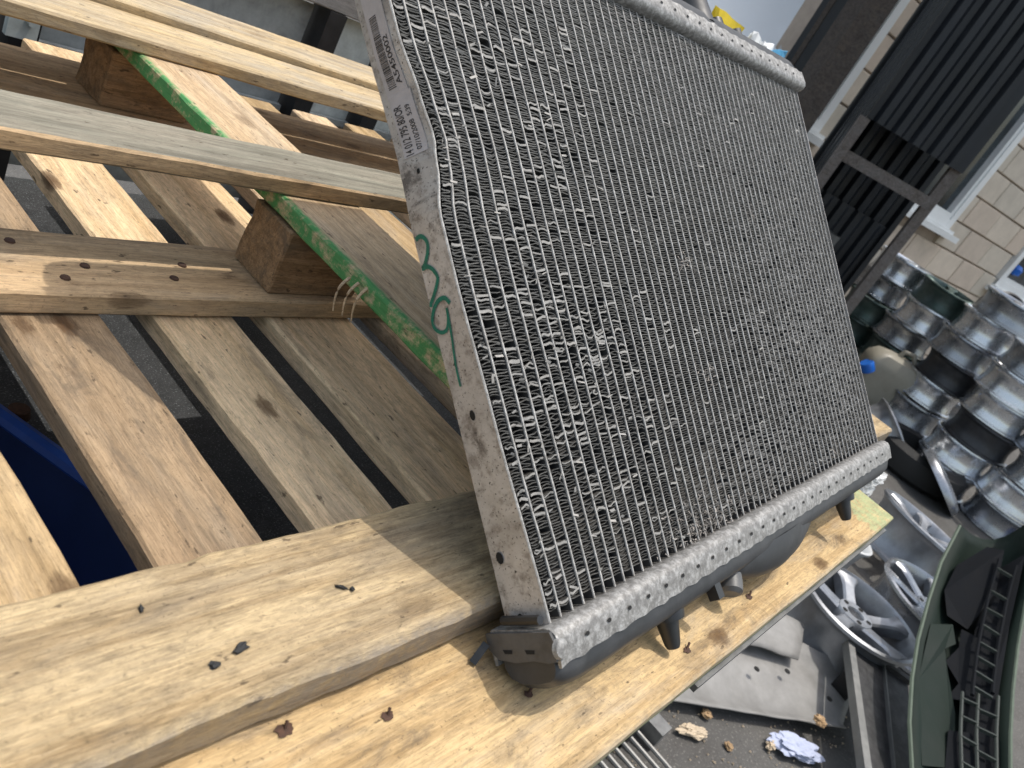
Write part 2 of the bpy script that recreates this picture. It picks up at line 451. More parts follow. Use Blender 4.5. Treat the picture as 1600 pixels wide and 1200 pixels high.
def film_mat():
    k = NT('clear_plastic_film')
    v = k.coord('Object', False)
    k.b.inputs['Alpha'].default_value = .55
    return k.out((.72, .73, .72), .18, 0, k.bump(k.noise(v, 60, 4, .6), .6, .004), .8)
M['film'] = film_mat()

# ------------------------------------------------------------------ the yard
def grid_sheet(name, x0, x1, y0, y1, n, mat, amp=0.0, z=0.0):
    vs, fs = [], []
    for j in range(n + 1):
        for i in range(n + 1):
            x = x0 + (x1 - x0) * i / n; y = y0 + (y1 - y0) * j / n
            vs.append((x, y, z + amp * mnoise.noise(Vector((x * 2.1, y * 2.1, 3.3)))))
    for j in range(n):
        for i in range(n):
            a = j * (n + 1) + i
            fs.append((a, a + 1, a + n + 2, a + n + 1))
    return mesh(name, vs, fs, mat)
g = grid_sheet('ground', -150, 250, -200, 200, 40, M['ground'])
tag(g, kind='structure')

# ------------------------------------------------------------------ block building
W0 = Vector((7.4, 1.44, 0)); WD = Vector((.956, -.292, 0)).normalized(); WN = Vector((-WD.y * -1, 0, 0))
WN = Vector((WD.y, -WD.x, 0))                     # outward, towards the yard
bld = empty('block_building', W0, 'beige concrete block building with white framed windows behind the wheel stacks', 'building')
def wp(k, z, d=0.0): return W0 + WD * k + WN * d + Vector((0, 0, z))
K0, K1, ZT = -2.62, 7.6, 3.6
wins = [(-1.75, -0.04, 1.265, 2.62), (1.27, 3.2, 1.06, 2.55), (-2.58, -2.13, 1.36, 2.72)]
mb = MB()   # mortar backing with window openings left out (built from vertical strips)
cuts = sorted({K0, K1, *[w[0] for w in wins], *[w[1] for w in wins]})
for a, b in zip(cuts, cuts[1:]):
    mid = (a + b) / 2; op = [w for w in wins if w[0] < mid < w[1]]
    spans = [(0, ZT)] if not op else [(0, op[0][2]), (op[0][3], ZT)]
    for za, zb in spans:
        mb.box(wp(mid, (za + zb) / 2, -.11), (b - a, .2, zb - za), (WD, WN, Vector((0, 0, 1))))
mb.build('wall', M['mortar'], bld)
bl_me = {}
def block_mesh(L):
    L = round(L, 2)
    if L not in bl_me:
        m2 = MB(); hx, hy, hz = L / 2, .02, .1065
        e = .006
        vs = []
        for y, s_ in ((-hy, 0), (hy - e, 0), (hy, e)):
            vs += [(-hx + s_, y, -hz + s_), (hx - s_, y, -hz + s_), (hx - s_, y, hz - s_), (-hx + s_, y, hz - s_)]
        fs = [(8, 9, 10, 11)]
        for r in (0, 4):
            for q in range(4):
                fs.append((r + q, r + (q + 1) % 4, r + 4 + (q + 1) % 4, r + 4 + q))
        m2.add(vs, fs)
        o = m2.build('block', M['block']); me = o.data
        bpy.data.objects.remove(o)
        bl_me[L] = me
    return bl_me[L]
rotz = math.atan2(WD.y, WD.x) + math.pi       # local +y -> outward
nb = 0
for row in range(14):
    zc = .12 + row * .225
    k = -2.60 + (.225 if row % 2 else 0)
    while k < 4.4:
        segs = [(k + .006, k + .444)]
        for (a, b, za, zb) in wins:
            if zc + .1 < za + .01 or zc - .1 > zb - .01: continue
            ns = []
            for s0, s1 in segs:
                if s1 <= a or s0 >= b: ns.append((s0, s1)); continue
                if s0 < a: ns.append((s0, a - .004))
                if s1 > b: ns.append((b + .004, s1))
            segs = ns
        for s0, s1 in segs:
            if s1 - s0 < .05: continue
            o = link_mesh('block', block_mesh(s1 - s0), bld, wp((s0 + s1) / 2, zc, .003 + random.uniform(-.003, .003)), (0, 0, rotz))
            nb += 1
        k += .45
AX = (WD, WN, Vector((0, 0, 1)))
for wi, (a, b, za, zb) in enumerate(wins):
    fr = MB(); w_ = .075
    fr.box(wp((a + b) / 2, za + w_ / 2, .0), (b - a, .09, w_), AX)
    fr.box(wp((a + b) / 2, zb - w_ / 2, .0), (b - a, .09, w_), AX)
    fr.box(wp(a + w_ / 2, (za + zb) / 2, .001), (w_, .09, zb - za), AX)
    fr.box(wp(b - w_ / 2, (za + zb) / 2, .001), (w_, .09, zb - za), AX)
    for (ka, kb) in ((a + w_, b - w_),):
        fr.box(wp(ka + .02, (za + zb) / 2, .004), (.04, .06, zb - za - 2 * w_), AX)
        fr.box(wp(kb - .02, (za + zb) / 2, .004), (.04, .06, zb - za - 2 * w_), AX)
        fr.box(wp((ka + kb) / 2, za + w_ + .02, .005), (kb - ka, .06, .04), AX)
        fr.box(wp((ka + kb) / 2, zb - w_ - .02, .005), (kb - ka, .06, .04), AX)
    f = fr.build('window', M['upvc'], bld)
    pn = MB(); pn.box(wp((a + b) / 2, (za + zb) / 2, -.02), (b - a - 2 * w_, .012, zb - za - 2 * w_), AX)
    pn.build('pane', M['glass'], f)
    sl = MB(); sl.box(wp((a + b) / 2, za - .035, .05), (b - a + .16, .16, .045), AX)
    sl.box(wp((a + b) / 2, za - .003, .03), (b - a + .06, .11, .03), AX)
    sl.build('sill', M['upvc'], f)
    if wi == 1:
        bl = MB(); bl.lathe([(0, -.05), (.05, -.03), (.055, .02), (.03, .05), (0, .055)], 12, None, wp(a + .26, za + .2, -.006)); 
        o = bl.build('blue_window_ornament', M['blue_bright'], f, True)
# roof edge so the wall has a top
rf = MB(); rf.box(wp((K0 + K1) / 2, ZT + .06, -.6), (K1 - K0 + .3, 1.6, .12), AX)
rf.build('roof', M['black_steel'], bld)

# ------------------------------------------------------------------ black sheeted lean-to
RT = Vector((.492, -.871, 0)).normalized(); FW = Vector((-.8, -.44, 0)).normalized()
FW = Vector((RT.y, -RT.x, 0)); 
if FW.x > 0: FW = -FW
SP = Vector((4.42, 1.485, 0))                    # left end of the front sheet
shed = empty('lean_to_shed', SP, 'open black lean-to of box profile sheets on old timber posts', 'shed')
def sp(r, z, d=0.0): return SP + RT * r + FW * d + Vector((0, 0, z))
def box_profile(name, r0, r1, z0, z1, d, pitch=.125, depth=.03, mat='black_sheet', axis=None, org=None):
    A = axis or RT; N_ = Vector((A.y, -A.x, 0));
    if N_.dot(FW) < 0: N_ = -N_
    O = org or SP
    prof = []; x = r0
    while x < r1:
        for dx, h in ((0, 0), (.30, 0), (.48, 1), (.80, 1), (1.0, 0)):
            prof.append((min(x + dx * pitch, r1), h * depth))
        x += pitch
    vs, fs = [], []
    nz = 2
    for j in range(nz):
        z = z0 + (z1 - z0) * j / (nz - 1)
        for r, h in prof:
            vs.append(O + A * r + N_ * (h) + FW * d + Vector((0, 0, z)))
    n_ = len(prof)
    for i in range(n_ - 1):
        fs.append((i, i + 1, n_ + i + 1, n_ + i))
    return mesh(name, vs, fs, M[mat], shed)
box_profile('front_sheet', -.02, .485, 1.538, 3.0, .0, .104, .034)
box_profile('back_sheet', -.04, .56, 0.02, 2.7, -.46, .104, .042)
box_profile('lower_back_sheet', -.36, .50, 0.0, 1.13, -.36, .104, .026)
box_profile('side_sheet', -.03, .62, .02, 3.0, 0, .104, .02, axis=Vector((.875, .484, 0)).normalized(), org=sp(-.03, 0))
r_ = MB(); r_.box(sp(.2, 3.03, -.25), (1.2, .9, .05), (RT, FW, Vector((0, 0, 1)))); r_.build('roof', M['black_sheet'], shed)
p_ = MB(); p_.bar(sp(.505, 0, -.03), sp(.505, 1.60, -.03), .045, .055, RT); p_.build('post', M['timber_rail'], shed)
p_ = MB(); p_.bar(sp(-.035, 0, .05), sp(-.035, 1.53, .05), .045, .05, RT); p_.build('post', M['timber_rail'], shed)
p_ = MB(); p_.bar(sp(-.05, 1.335, .04), sp(.49, 1.345, .04), .035, .06); p_.build('cross_rail', M['timber_rail'], shed)
p_ = MB(); p_.bar(sp(.508, 1.54, .008), sp(.508, 3.0, .008), .05, .016, FW); p_.build('corner_flashing', M['black_sheet'], shed)
# flat dark panel standing in for the shaded interior; thick tarred post before it
scr = empty('dark_interior_panel', (4.53, 1.98, 0), 'flat black panel standing in for the shaded interior beside the grey framed white panel', 'screen')
m2 = MB(); A_ = Vector((.40, -.917, 0)).normalized(); N_ = Vector((.917, .40, 0))
m2.box(Vector((4.535, 1.965, 1.7)), (.27, .04, 3.4), (A_, N_, Vector((0, 0, 1)))); m2.build('panel', M['black_sheet'], scr)
m2 = MB(); m2.bar(Vector((4.49, 2.04, 0)), Vector((4.49, 2.04, 3.4)), .03, .03); m2.build('batten', M['timber_dark'], scr)
post = MB()
pc = Vector((3.540, 1.466, 0)); pa = Vector((.824, -.566, 0)); pb = Vector((.566, .824, 0))
vs = []
for z in [i * .32 for i in range(11)]:
    for a, b in ((-1, -1), (1, -1), (1, 1), (-1, 1)):
        j = mnoise.noise(Vector((a * 3, b * 3, z * 2))) * .005
        vs.append(pc + pa * (a * .06 + j) + pb * (b * .06 + j) + Vector((0, 0, z)))
fs = []
for i in range(10):
    for q in range(4):
        fs.append((i * 4 + q, i * 4 + (q + 1) % 4, i * 4 + 4 + (q + 1) % 4, i * 4 + 4 + q))
fs.append((40, 41, 42, 43))
post.add(vs, fs)
o = post.build('timber_post', M['timber_dark'])
tag(o, 'thick dark square timber post standing between the radiator and the lean-to', 'post')
# white panel with grey frame, leaned back so it catches the sun
dr = empty('white_panel', (4.2, 2.6, 0), 'pale white steel panel in a grey frame tilted to catch the sun at the top behind the radiator', 'panel')
m2 = MB(); DA = Vector((.42, -.907, 0)).normalized(); DN = Vector((-.907, -.42, 0)).normalized()
DU = (Vector((0, 0, 1)) * math.cos(math.radians(40)) - DN * math.sin(math.radians(40))).normalized(); DF = DU.cross(DA).normalized()
if DF.dot(DN) < 0: DF = -DF
dc = Vector((4.956, 2.385, 0))
dc = Vector((4.956, 2.385, 1.60)) - DU * (1.60 / math.cos(math.radians(40)))
def dp(k, z, d=0): return dc + DA * k + DF * d + DU * z
AXD = (DA, DF, DU)
m2.box(dp(-.95, 1.75, 0), (1.9, .05, 3.5), AXD); m2.build('panel', M['white_panel'], dr)
m2 = MB(); m2.box(dp(.052, 1.75, .01), (.10, .09, 3.5), AXD)
m2.box(dp(-1.95, 1.75, .01), (.10, .09, 3.5), AXD); m2.box(dp(-.95, 3.55, .01), (2.1, .09, .10), AXD)
m2.build('frame', M['grey_frame'], dr)
# gas cylinder in the lean-to
gc = empty('gas_cylinder', sp(.21, 0, -.20), 'squat grey gas cylinder standing in the dark lean-to', 'cylinder')
m2 = MB(); b0 = sp(.21, 0, -.20)
m2.lathe([(0, .0), (.09, 0), (.10, .03), (.10, .78), (.09, .84), (.06, .875), (.04, .885), (0, .89)], 24, None, b0); m2.build('body', M['gas'], gc, True)
m2 = MB(); m2.lathe([(.028, .88), (.028, .93), (.018, .95), (0, .95)], 12, None, b0); m2.tube([b0 + Vector((-.05, 0, .93)), b0 + Vector((.05, 0, .93))], .014); m2.build('valve', M['frame_grey'], gc)
m2 = MB(); m2.lathe([(.065, .86), (.07, .97), (.074, .97), (.07, .86)], 20, None, b0); m2.build('collar', M['gas'], gc, True)

# ------------------------------------------------------------------ alloy wheels
def make_wheel(R=.215, Wd=.19, mats=('alloy', 'alloy'), spokes=5, tag_name='alloy_wheel'):
    root = empty(tag_name, (0, 0, 0))
    rim = MB(); q = R / .232
    prof = [(.224, .002), (.236, -.002), (.238, -.012), (.228, -.017), (.219, -.032), (.215, -.046), (.210, -.070), (.209, -.105),
            (.214, -.130), (.219, -.148), (.223, -.168), (.236, -.174), (.238, -.185), (.230, -.190),
            (.224, -.186), (.214, -.165), (.211, -.150), (.205, -.130), (.201, -.105), (.202, -.070), (.206, -.046), (.212, -.030), (.216, -.008)]
    prof = [(r * q, (z + .19) * Wd / .19) for r, z in prof]
    rim.lathe(prof, 44, closed=True)
    rim.build('rim', M[mats[0]], root, True, normals=True)
    top = .19 * Wd / .19
    hub = MB()
    hp = [(0, top - .030), (.030 * q, top - .030), (.034 * q, top - .022), (.066 * q, top - .022), (.072 * q, top - .030), (.075 * q, top - .075), (.035 * q, top - .08), (0, top - .08)]
    hub.lathe(hp, 30); hb = hub.build('hub', M[mats[1]], root, True)
    cap = MB(); cap.lathe([(.028 * q, top - .034), (.027 * q, top - .026), (.0, top - .022)], 20); cap.build('centre_cap', M['alloy_dark'], hb, True)
    lug = MB()
    for i in range(5):
        a = 2 * math.pi * (i + .5) / 5
        lug.lathe([(.0085, top - .0215), (.0085, top - .0205), (0, top - .0205)], 10, None, (.052 * q * math.cos(a), .052 * q * math.sin(a), 0))
    lug.build('lug_hole', M['hole'], hb)
    for i in range(spokes):
        a = 2 * math.pi * i / spokes
        ca, sa = math.cos(a), math.sin(a)
        st = [(.058, .030, -.026, .05), (.10, .026, -.020, .045), (.15, .026, -.012, .04), (.185, .034, -.006, .035), (.214, .055, -.004, .02)]
        sm = MB(); vs = []
        for r, hw, zz, th in st:
            r *= q; hw *= q * (5 / spokes) ** .6
            for (yy, dz) in ((-hw, -th), (-hw, -.006), (-hw * .72, 0), (hw * .72, 0), (hw, -.006), (hw, -th)):
                vs.append((r * ca - yy * sa, r * sa + yy * ca, top + zz + dz))
        fs = []
        for k in range(len(st) - 1):
            for j in range(6):
                b = k * 6; fs.append((b + j, b + (j + 1) % 6, b + 6 + (j + 1) % 6, b + 6 + j))
        fs += [tuple(range(6)), tuple(range((len(st) - 1) * 6, len(st) * 6))]
        sm.add(vs, fs); sm.build('spoke', M[mats[1]], root, True)
    return root

def copy_thing(root, loc, rot, label=None, group=None, mats=None):
    def cp(o, par):
        c = o.copy(); COL.objects.link(c); c.parent = par
        if mats and o.type == 'MESH' and o.name.split('.')[0] in ('rim', 'hub', 'spoke'):
            for i, s_ in enumerate(c.material_slots):
                s_.link = 'OBJECT'; s_.material = M[mats]
        for ch in o.children: cp(ch, c)
        return c
    kids = list(root.children)
    r = root.copy(); COL.objects.link(r); r.location = loc; r.rotation_euler = rot
    for ch in kids: cp(ch, r)
    if label: r['label'] = label
    if group: r['group'] = group
    return r

proto5 = make_wheel(.196, .155, ('alloy', 'alloy'), 5)
proto7 = make_wheel(.204, .165, ('alloy_grey', 'alloy'), 7)
protos = {5: proto5, 7: proto7}
used = set()
NAMES = {'alloy': 'silver', 'alloy_grey': 'grey', 'alloy_dark': 'black', 'alloy_green': 'dark green', 'alloy_white': 'chalky white', 'alloy_brake': 'brake dusted grey'}
def put_wheel(kind, loc, rot, mat, label, group):
    p = protos[kind]
    if kind not in used:
        used.add(kind); w = p
        w.location = loc; w.rotation_euler = rot
        for ch in list(w.children) + [c for ch in w.children for c in ch.children]:
            if ch.name.split('.')[0] in ('rim', 'hub', 'spoke'):
                for s_ in ch.material_slots: s_.link = 'OBJECT'; s_.material = M[mat]
    else:
        w = copy_thing(p, loc, rot, mats=mat)
    tag(w, label, 'wheel', group)
    return w
ORD = ['bottom', 'second', 'third', 'fourth', 'fifth', 'sixth', 'seventh']
stack_words = ['stack nearest the shed post', 'second stack from the shed post', 'third stack from the shed post', 'fourth stack from the shed post', 'fifth stack from the shed post', 'sixth stack from the shed post', 'farthest stack from the shed post', 'back stack against the wall between the windows']
stack_pos = [(6.28, 1.30), (6.08, .93), (5.86, .56), (5.62, .20), (5.60, -.20), (5.72, -.60), (6.02, -.98), (6.75, .55)]
stack_mats = [['alloy_dark', 'alloy_green', 'alloy_green', 'alloy_green', 'alloy_grey', 'alloy'],
              ['alloy_dark', 'alloy_dark', 'alloy_green', 'alloy_grey', 'alloy', 'alloy_green'],
              ['alloy_dark', 'alloy_grey', 'alloy', 'alloy_dark', 'alloy_grey', 'alloy', 'alloy_grey'],
              ['alloy_grey', 'alloy', 'alloy_dark', 'alloy', 'alloy', 'alloy_grey'],
              ['alloy_grey', 'alloy', 'alloy', 'alloy_grey', 'alloy', 'alloy_dark'],
              ['alloy_grey', 'alloy_grey', 'alloy', 'alloy', 'alloy_dark'],
              ['alloy_grey', 'alloy', 'alloy_grey', 'alloy', 'alloy_grey'],
              ['alloy_dark', 'alloy_grey', 'alloy', 'alloy_grey', 'alloy', 'alloy_grey']]
for si, ((x, y), ml) in enumerate(zip(stack_pos, stack_mats)):
    z = 0.003
    for i, mt in enumerate(ml):
        kd = 5 if (i + si) % 2 == 0 else 7
        hgt = .155 if kd == 5 else .165
        off = Vector((random.uniform(-.035, .035), random.uniform(-.035, .035), 0)) * (0 if i == 0 else 1)
        tilt = (random.uniform(-.03, .03) if i else 0, random.uniform(-.03, .03) if i else 0, random.uniform(0, 6))
        put_wheel(kd, Vector((x, y, z)) + off, tilt, mt, f'{NAMES[mt]} alloy wheel lying flat, {ORD[i]} in the {stack_words[si]}', 'alloy wheels stacked by the block wall')
        z += hgt + .003
grp = 'alloy wheels lying beside the pallets'
def near(w, k): w.scale = (k, k, k * 1.1); return w
near(put_wheel(5, Vector((2.80, -.005, .004)), (.0, .0, .55), 'alloy_brake', 'grey five spoke alloy wheel lying face up nearest the pallet edge', grp), 1.09)
near(put_wheel(7, Vector((3.80, .03, .06)), (.10, .14, .2), 'alloy_brake', 'grey seven spoke alloy wheel lying face up past the pallet corner', grp), 1.12)
near(put_wheel(5, Vector((3.28, .31, .20)), (math.pi + .12, .05, .9), 'alloy_white', 'chalky white alloy wheel lying face down under the pallet corner', grp), 1.08)
near(put_wheel(7, Vector((3.30, -.17, .004)), (.03, -.05, 1.1), 'alloy_grey', 'darker grey alloy wheel half hidden behind the dark green bumper', grp), 1.08)
# odd pieces of the heap: a dull hub cone standing on its edge and a tyre on the ground
w = put_wheel(5, Vector((5.35, .62, .05)), (math.radians(38), 0, math.radians(35)), 'alloy_brake', 'dull grey alloy wheel tipped up against the middle stack', grp)
ty = MB(); ty.lathe([(.20, .0), (.26, -.01), (.30, .02), (.31, .08), (.30, .14), (.26, .17), (.20, .16), (.195, .08)], 40, None, (5.45, .34, .012), closed=True)
tag(ty.build('tyre', M['tyre'], None, True), 'black tyre lying flat on the concrete before the wheel stacks', 'tyre')
ds = MB(); ds.lathe([(0, .02), (.05, .02), (.06, .045), (.13, .06), (.18, .05), (.20, .03), (.205, .0), (.19, .0)], 30, Vector((.25, -.5, .85)), (5.25, .16, .10))
tag(ds.build('brake_disc', M['alloy_grey'], None, True), 'scraped grey brake disc leaning against the tyre', 'brake disc')
hc = MB(); hc.lathe([(.225, 0), (.235, .03), (.22, .06), (.235, .09), (.22, .10), (.20, .05)], 36, Vector((-.55, -.62, .45)), (6.55, .62, .90), closed=True)
hc.v = [v for v in hc.v]
tag(hc.build('steel_hoop', M['black_steel'], None, True), 'black steel hoop standing on top of the wheel stacks by the wall', 'hoop')

# jerrycan
jc = empty('jerrycan', (5.78, .79, 0), 'cloudy white plastic jerrycan with a blue cap and lilac base', 'jerrycan')
def loft(sections, name, mat, parent, smooth=True, cap=True):
    n_ = len(sections[0]); vs = [v for s_ in sections for v in s_]; fs = []
    for i in range(len(sections) - 1):
        for j in range(n_):
            fs.append((i * n_ + j, i * n_ + (j + 1) % n_, (i + 1) * n_ + (j + 1) % n_, (i + 1) * n_ + j))
    if cap: fs.append(tuple(range(n_ - 1, -1, -1))); fs.append(tuple(range((len(sections) - 1) * n_, len(sections) * n_)))
    m2 = MB(); m2.add(vs, fs); return m2.build(name, mat, parent, smooth)
def rrect(cx, cy, z, a, b, r, A, B, n_=5):
    pts = []
    for sx, sy, t0 in ((1, 1, 0), (-1, 1, 90), (-1, -1, 180), (1, -1, 270)):
        for i in range(n_):
            t = math.radians(t0 + 90 * i / (n_ - 1))
            pts.append(Vector((cx, cy, z)) + A * (sx * (a - r) + r * math.cos(t)) + B * (sy * (b - r) + r * math.sin(t)))
    return pts
A_ = RT; B_ = Vector((.8, .44, 0)); jx, jy = 5.74, .83
secs = [rrect(jx, jy, z, a, b, .05, A_, B_) for z, a, b in ((.085, .18, .13), (.10, .185, .135), (.38, .185, .135), (.42, .18, .13), (.47, .14, .11), (.49, .08, .06))]
loft(secs, 'body', M['can'], jc)
secs = [rrect(jx, jy, z, a, b, .05, A_, B_) for z, a, b in ((.002, .175, .125), (.01, .187, .137), (.084, .187, .137))]
loft(secs, 'base', M['lilac'], jc)
m2 = MB(); m2.lathe([(.0, .0), (.045, .0), (.045, .05), (.04, .06), (0, .06)], 18, Vector((-.4, .55, .6)), Vector((jx, jy, .33)) - A_ * .15 - B_ * .115); m2.build('cap', M['blue_bright'], jc, True)
m2 = MB(); m2.tube([Vector((jx, jy, .47)) - A_ * .02, Vector((jx, jy, .53)), Vector((jx, jy, .54)) + A_ * .06, Vector((jx, jy, .48)) + A_ * .11], .016, 8); m2.build('handle', M['can'], jc, True)
tag(MB_blue := (lambda m3: (m3.box((5.35, -.52, .05), (.12, .16, .10), (RT, B_, Vector((0, 0, 1)))), m3.lathe([(.03, 0), (.03, .04), (0, .04)], 12, None, (5.35, -.52, .10)), m3.build('blue_canister', M['blue_bright']))[-1])(MB()), 'small bright blue plastic canister in front of the right hand wheel stacks', 'canister')

# ------------------------------------------------------------------ car bumper on end
bsec = [[(3.185, -.05, .51), (3.455, -.2, .558), (3.557, -.188, .966)], [(2.982, -.083, .424), (3.23, -.23, .43), (3.267, -.214, .716)],
        [(2.796, -.128, .358), (3.03, -.263, .351), (3.043, -.317, .514)], [(2.617, -.172, .308), (2.844, -.301, .292), (2.851, -.383, .414)],
        [(2.449, -.218, .275), (2.674, -.348, .255), (2.673, -.431, .359)], [(2.287, -.273, .245), (2.508, -.402, .219), (2.5, -.475, .321)],
        [(2.132, -.368, .186), (2.345, -.473, .172), (2.33, -.544, .26)]]
bp = empty('car_bumper', (2.4, -.45, 0), 'dark green car bumper lying inside out over the loose wheels at the right edge', 'bumper')
vs, fs = [], []
NB = 10
def bz(a, c, b, t):   # curve through a, c (mid) and b
    a, b, c = Vector(a), Vector(b), Vector(c)
    cc = c * 2 - (a + b) / 2
    return a * (1 - t) ** 2 + cc * 2 * t * (1 - t) + b * t * t
secs7 = []
for i in range(len(bsec) * 4 - 3):
    f = i / 4; k = min(int(f), len(bsec) - 2); u = f - k
    secs7.append([Vector(bsec[k][j]).lerp(Vector(bsec[k + 1][j]), u) for j in range(3)])
for s_ in secs7:
    for j in range(NB + 1):
        vs.append(bz(s_[0], s_[1], s_[2], j / NB))
for i in range(len(secs7) - 1):
    for j in range(NB):
        a = i * (NB + 1) + j
        fs.append((a, a + 1, a + NB + 2, a + NB + 1))
sh = mesh('shell', vs, fs, M['bumper'], bp, True)
md = sh.modifiers.new('thick', 'SOLIDIFY'); md.thickness = .006
for side, nm in ((0, 0), (2, 0)):
    m2 = MB(); m2.tube([s_[side] for s_ in secs7], .006, 6); m2.build('rim_edge', M['bumper_rim'], bp, True)
def on(s_i, j, lift):   # a point inside the trough: section s_i, across j, lifted towards the viewer
    k = min(int(s_i), len(bsec) - 2); u = s_i - k
    s_ = [Vector(bsec[k][q]).lerp(Vector(bsec[k + 1][q]), u) for q in range(3)]
    base = bz(s_[0], s_[1], s_[2], j); chord = s_[0].lerp(s_[2], j)
    d = chord - base
    if d.length < 1e-4: d = Vector((-.3, .1, .4))
    return base.lerp(chord, lift) 
def slab(name, pts, th, mat, parent):   # polygon prism: pts facing the viewer, th deep away from the camera
    pts = [Vector(p) for p in pts]; dirv = (sum(pts, Vector()) / len(pts) - Vector((0, 0, H))).normalized() * th
    n_ = len(pts); m2 = MB()
    m2.add(pts + [p + dirv for p in pts], [tuple(range(n_)), tuple(range(2 * n_ - 1, n_ - 1, -1))] + [(i, (i + 1) % n_, n_ + (i + 1) % n_, n_ + i) for i in range(n_)])
    return m2.build(name, mat, parent)
slab('mount_block', [on(1.1, .16, .7), on(.9, .40, .75), on(1.2, .62, .8), on(1.9, .66, .75), on(2.6, .46, .6), on(2.3, .22, .65), on(1.7, .12, .7)], .05, M['black_plastic'], bp)
slab('lower_mount_block', [on(2.6, .40, .6), on(2.9, .70, .65), on(3.6, .80, .65), on(4.3, .72, .6), on(4.3, .34, .5), on(3.9, .46, .5), on(3.4, .30, .5), on(3.0, .42, .5)], .04, M['black_plastic'], bp)
slab('inner_flap', [on(2.55, .08, .55), on(2.5, .30, .60), on(2.95, .38, .62), on(3.1, .28, .6), on(3.7, .34, .6), on(4.6, .44, .6), on(5.6, .42, .6), on(5.6, .10, .5), on(4.0, .06, .5)], .012, M['bumper'], bp)
slab('end_mount_block', [on(5.0, .38, .66), on(5.0, .60, .7), on(5.2, .72, .7), on(6, .80, .7), on(6, .30, .66), on(5.5, .34, .64)], .05, M['black_plastic'], bp)
slab('grille_back', [on(1.4, .56, .55), on(1.4, .86, .62), on(2.6, .88, .62), on(4.2, .86, .6), on(6, .90, .6), on(6, .44, .5), on(4.2, .52, .5), on(2.6, .54, .5)], .02, M['black_plastic'], bp)
for j0, a0, a1 in ((.60, 1.4, 4.2), (.80, 1.6, 4.1)):
    m2 = MB(); m2.tube([on(a0 + (a1 - a0) * q / 10, j0, .92) for q in range(11)], .006, 6); m2.build('grille_rail', M['black_plastic'], bp)
for q in range(8):
    a = 1.55 + q * .35
    m2 = MB(); m2.bar(on(a, .60, .92), on(a + .22, .80, .92), .008, .010); m2.build('grille_rung', M['black_trim'], bp)
for j0 in (.50, .66, .86):
    m2 = MB(); m2.tube([on(4.15 + 1.8 * q / 8, j0, .86) for q in range(9)], .005, 6); m2.build('lower_rail', M['black_trim'], bp)
for q in range(4):
    a = 4.3 + q * .4
    m2 = MB(); m2.bar(on(a, .50, .86), on(a + .12, .66, .86), .006, .01); m2.build('lower_rung', M['black_trim'], bp)
    m2 = MB(); m2.bar(on(a + .2, .66, .86), on(a + .34, .86, .86), .006, .01); m2.build('lower_rung', M['black_trim'], bp)

# ------------------------------------------------------------------ condenser standing beside the wheels
cd = empty('condenser', (2.2, -.15, 0), 'dark finned air conditioning condenser lying in the shade beside the bumper', 'condenser')
q0 = [Vector(p) for p in ((2.63, -.055, .15), (2.74, -.245, .13), (2.26, -.40, .12), (2.08, -.29, .15))]
slab('core', q0, .03, M['mesh_dark'], cd)
m2 = MB(); m2.bar(q0[0] + Vector((-.012, .012, .0)), q0[3] + Vector((-.012, .012, .0)), .022, .03); m2.build('side_tank', M['frame_grey'], cd)
m2 = MB(); m2.bar(q0[0], q0[1], .02, .03); m2.build('end_bar', M['mesh_dark'], cd)
m2 = MB(); m2.bar(q0[0].lerp(q0[1], .55), q0[3].lerp(q0[2], .5), .004, .02); m2.build('rib', M['frame_grey'], cd)
m2 = MB(); m2.box((2.58, -.12, .06), (.06, .06, .115)); m2.build('bracket', M['black_steel'], cd)
m2 = MB(); m2.box((2.22, -.32, .05), (.06, .06, .10)); m2.build('bracket', M['black_steel'], cd)

# ------------------------------------------------------------------ undertray sheets and litter on the ground
def wavy_sheet(name, corners, n1, n2, th, mat, amp, seed, lift=None):
    a, b, c, d = [Vector(q) for q in corners]
    vs, fs = [], []
    for j in range(n2 + 1):
        for i in range(n1 + 1):
            u, v_ = i / n1, j / n2
            p = a.lerp(b, u).lerp(d.lerp(c, u), v_)
            p.z += amp * abs(mnoise.noise(Vector((p.x * 7, p.y * 7, seed))))
            if lift: p.z += lift(u, v_)
            vs.append(p)
    for j in range(n2):
        for i in range(n1):
            k = j * (n1 + 1) + i; fs.append((k, k + 1, k + n1 + 2, k + n1 + 1))
    o = mesh(name, vs, fs, mat, None, True)
    fix_normals(o.data)
    md = o.modifiers.new('thick', 'SOLIDIFY'); md.thickness = th; md.offset = 1
    return o
o = wavy_sheet('undertray', [(1.80, .20, .012), (2.40, -.19, .012), (2.70, -.14, .02), (2.38, .24, .03)], 22, 12, .004, M['undertray'], .012, 1.0,
               lambda u, v_: .028 * max(0, (abs(v_ - .5) - .36)) / .14 + .02 * v_)
tag(o, 'pale grey plastic car undertray lying half in sun on the concrete', 'undertray')
for px in ((2.24, .08), (2.36, .02), (2.42, -.11)):
    m2 = MB(); m2.lathe([(.0, .0), (.009, .0), (.009, .003), (0, .003)], 10, None, (px[0], px[1], .062)); q = m2.build('clip_hole', M['hole']); attach(q, o)
o = wavy_sheet('undertray_flap', [(2.10, .30, .07), (2.44, .02, .075), (2.60, .08, .10), (2.40, .34, .10)], 12, 8, .004, M['undertray'], .015, 5.0)
tag(o, 'second grey plastic tray behind the first, tucked under the nearest wheel', 'undertray')
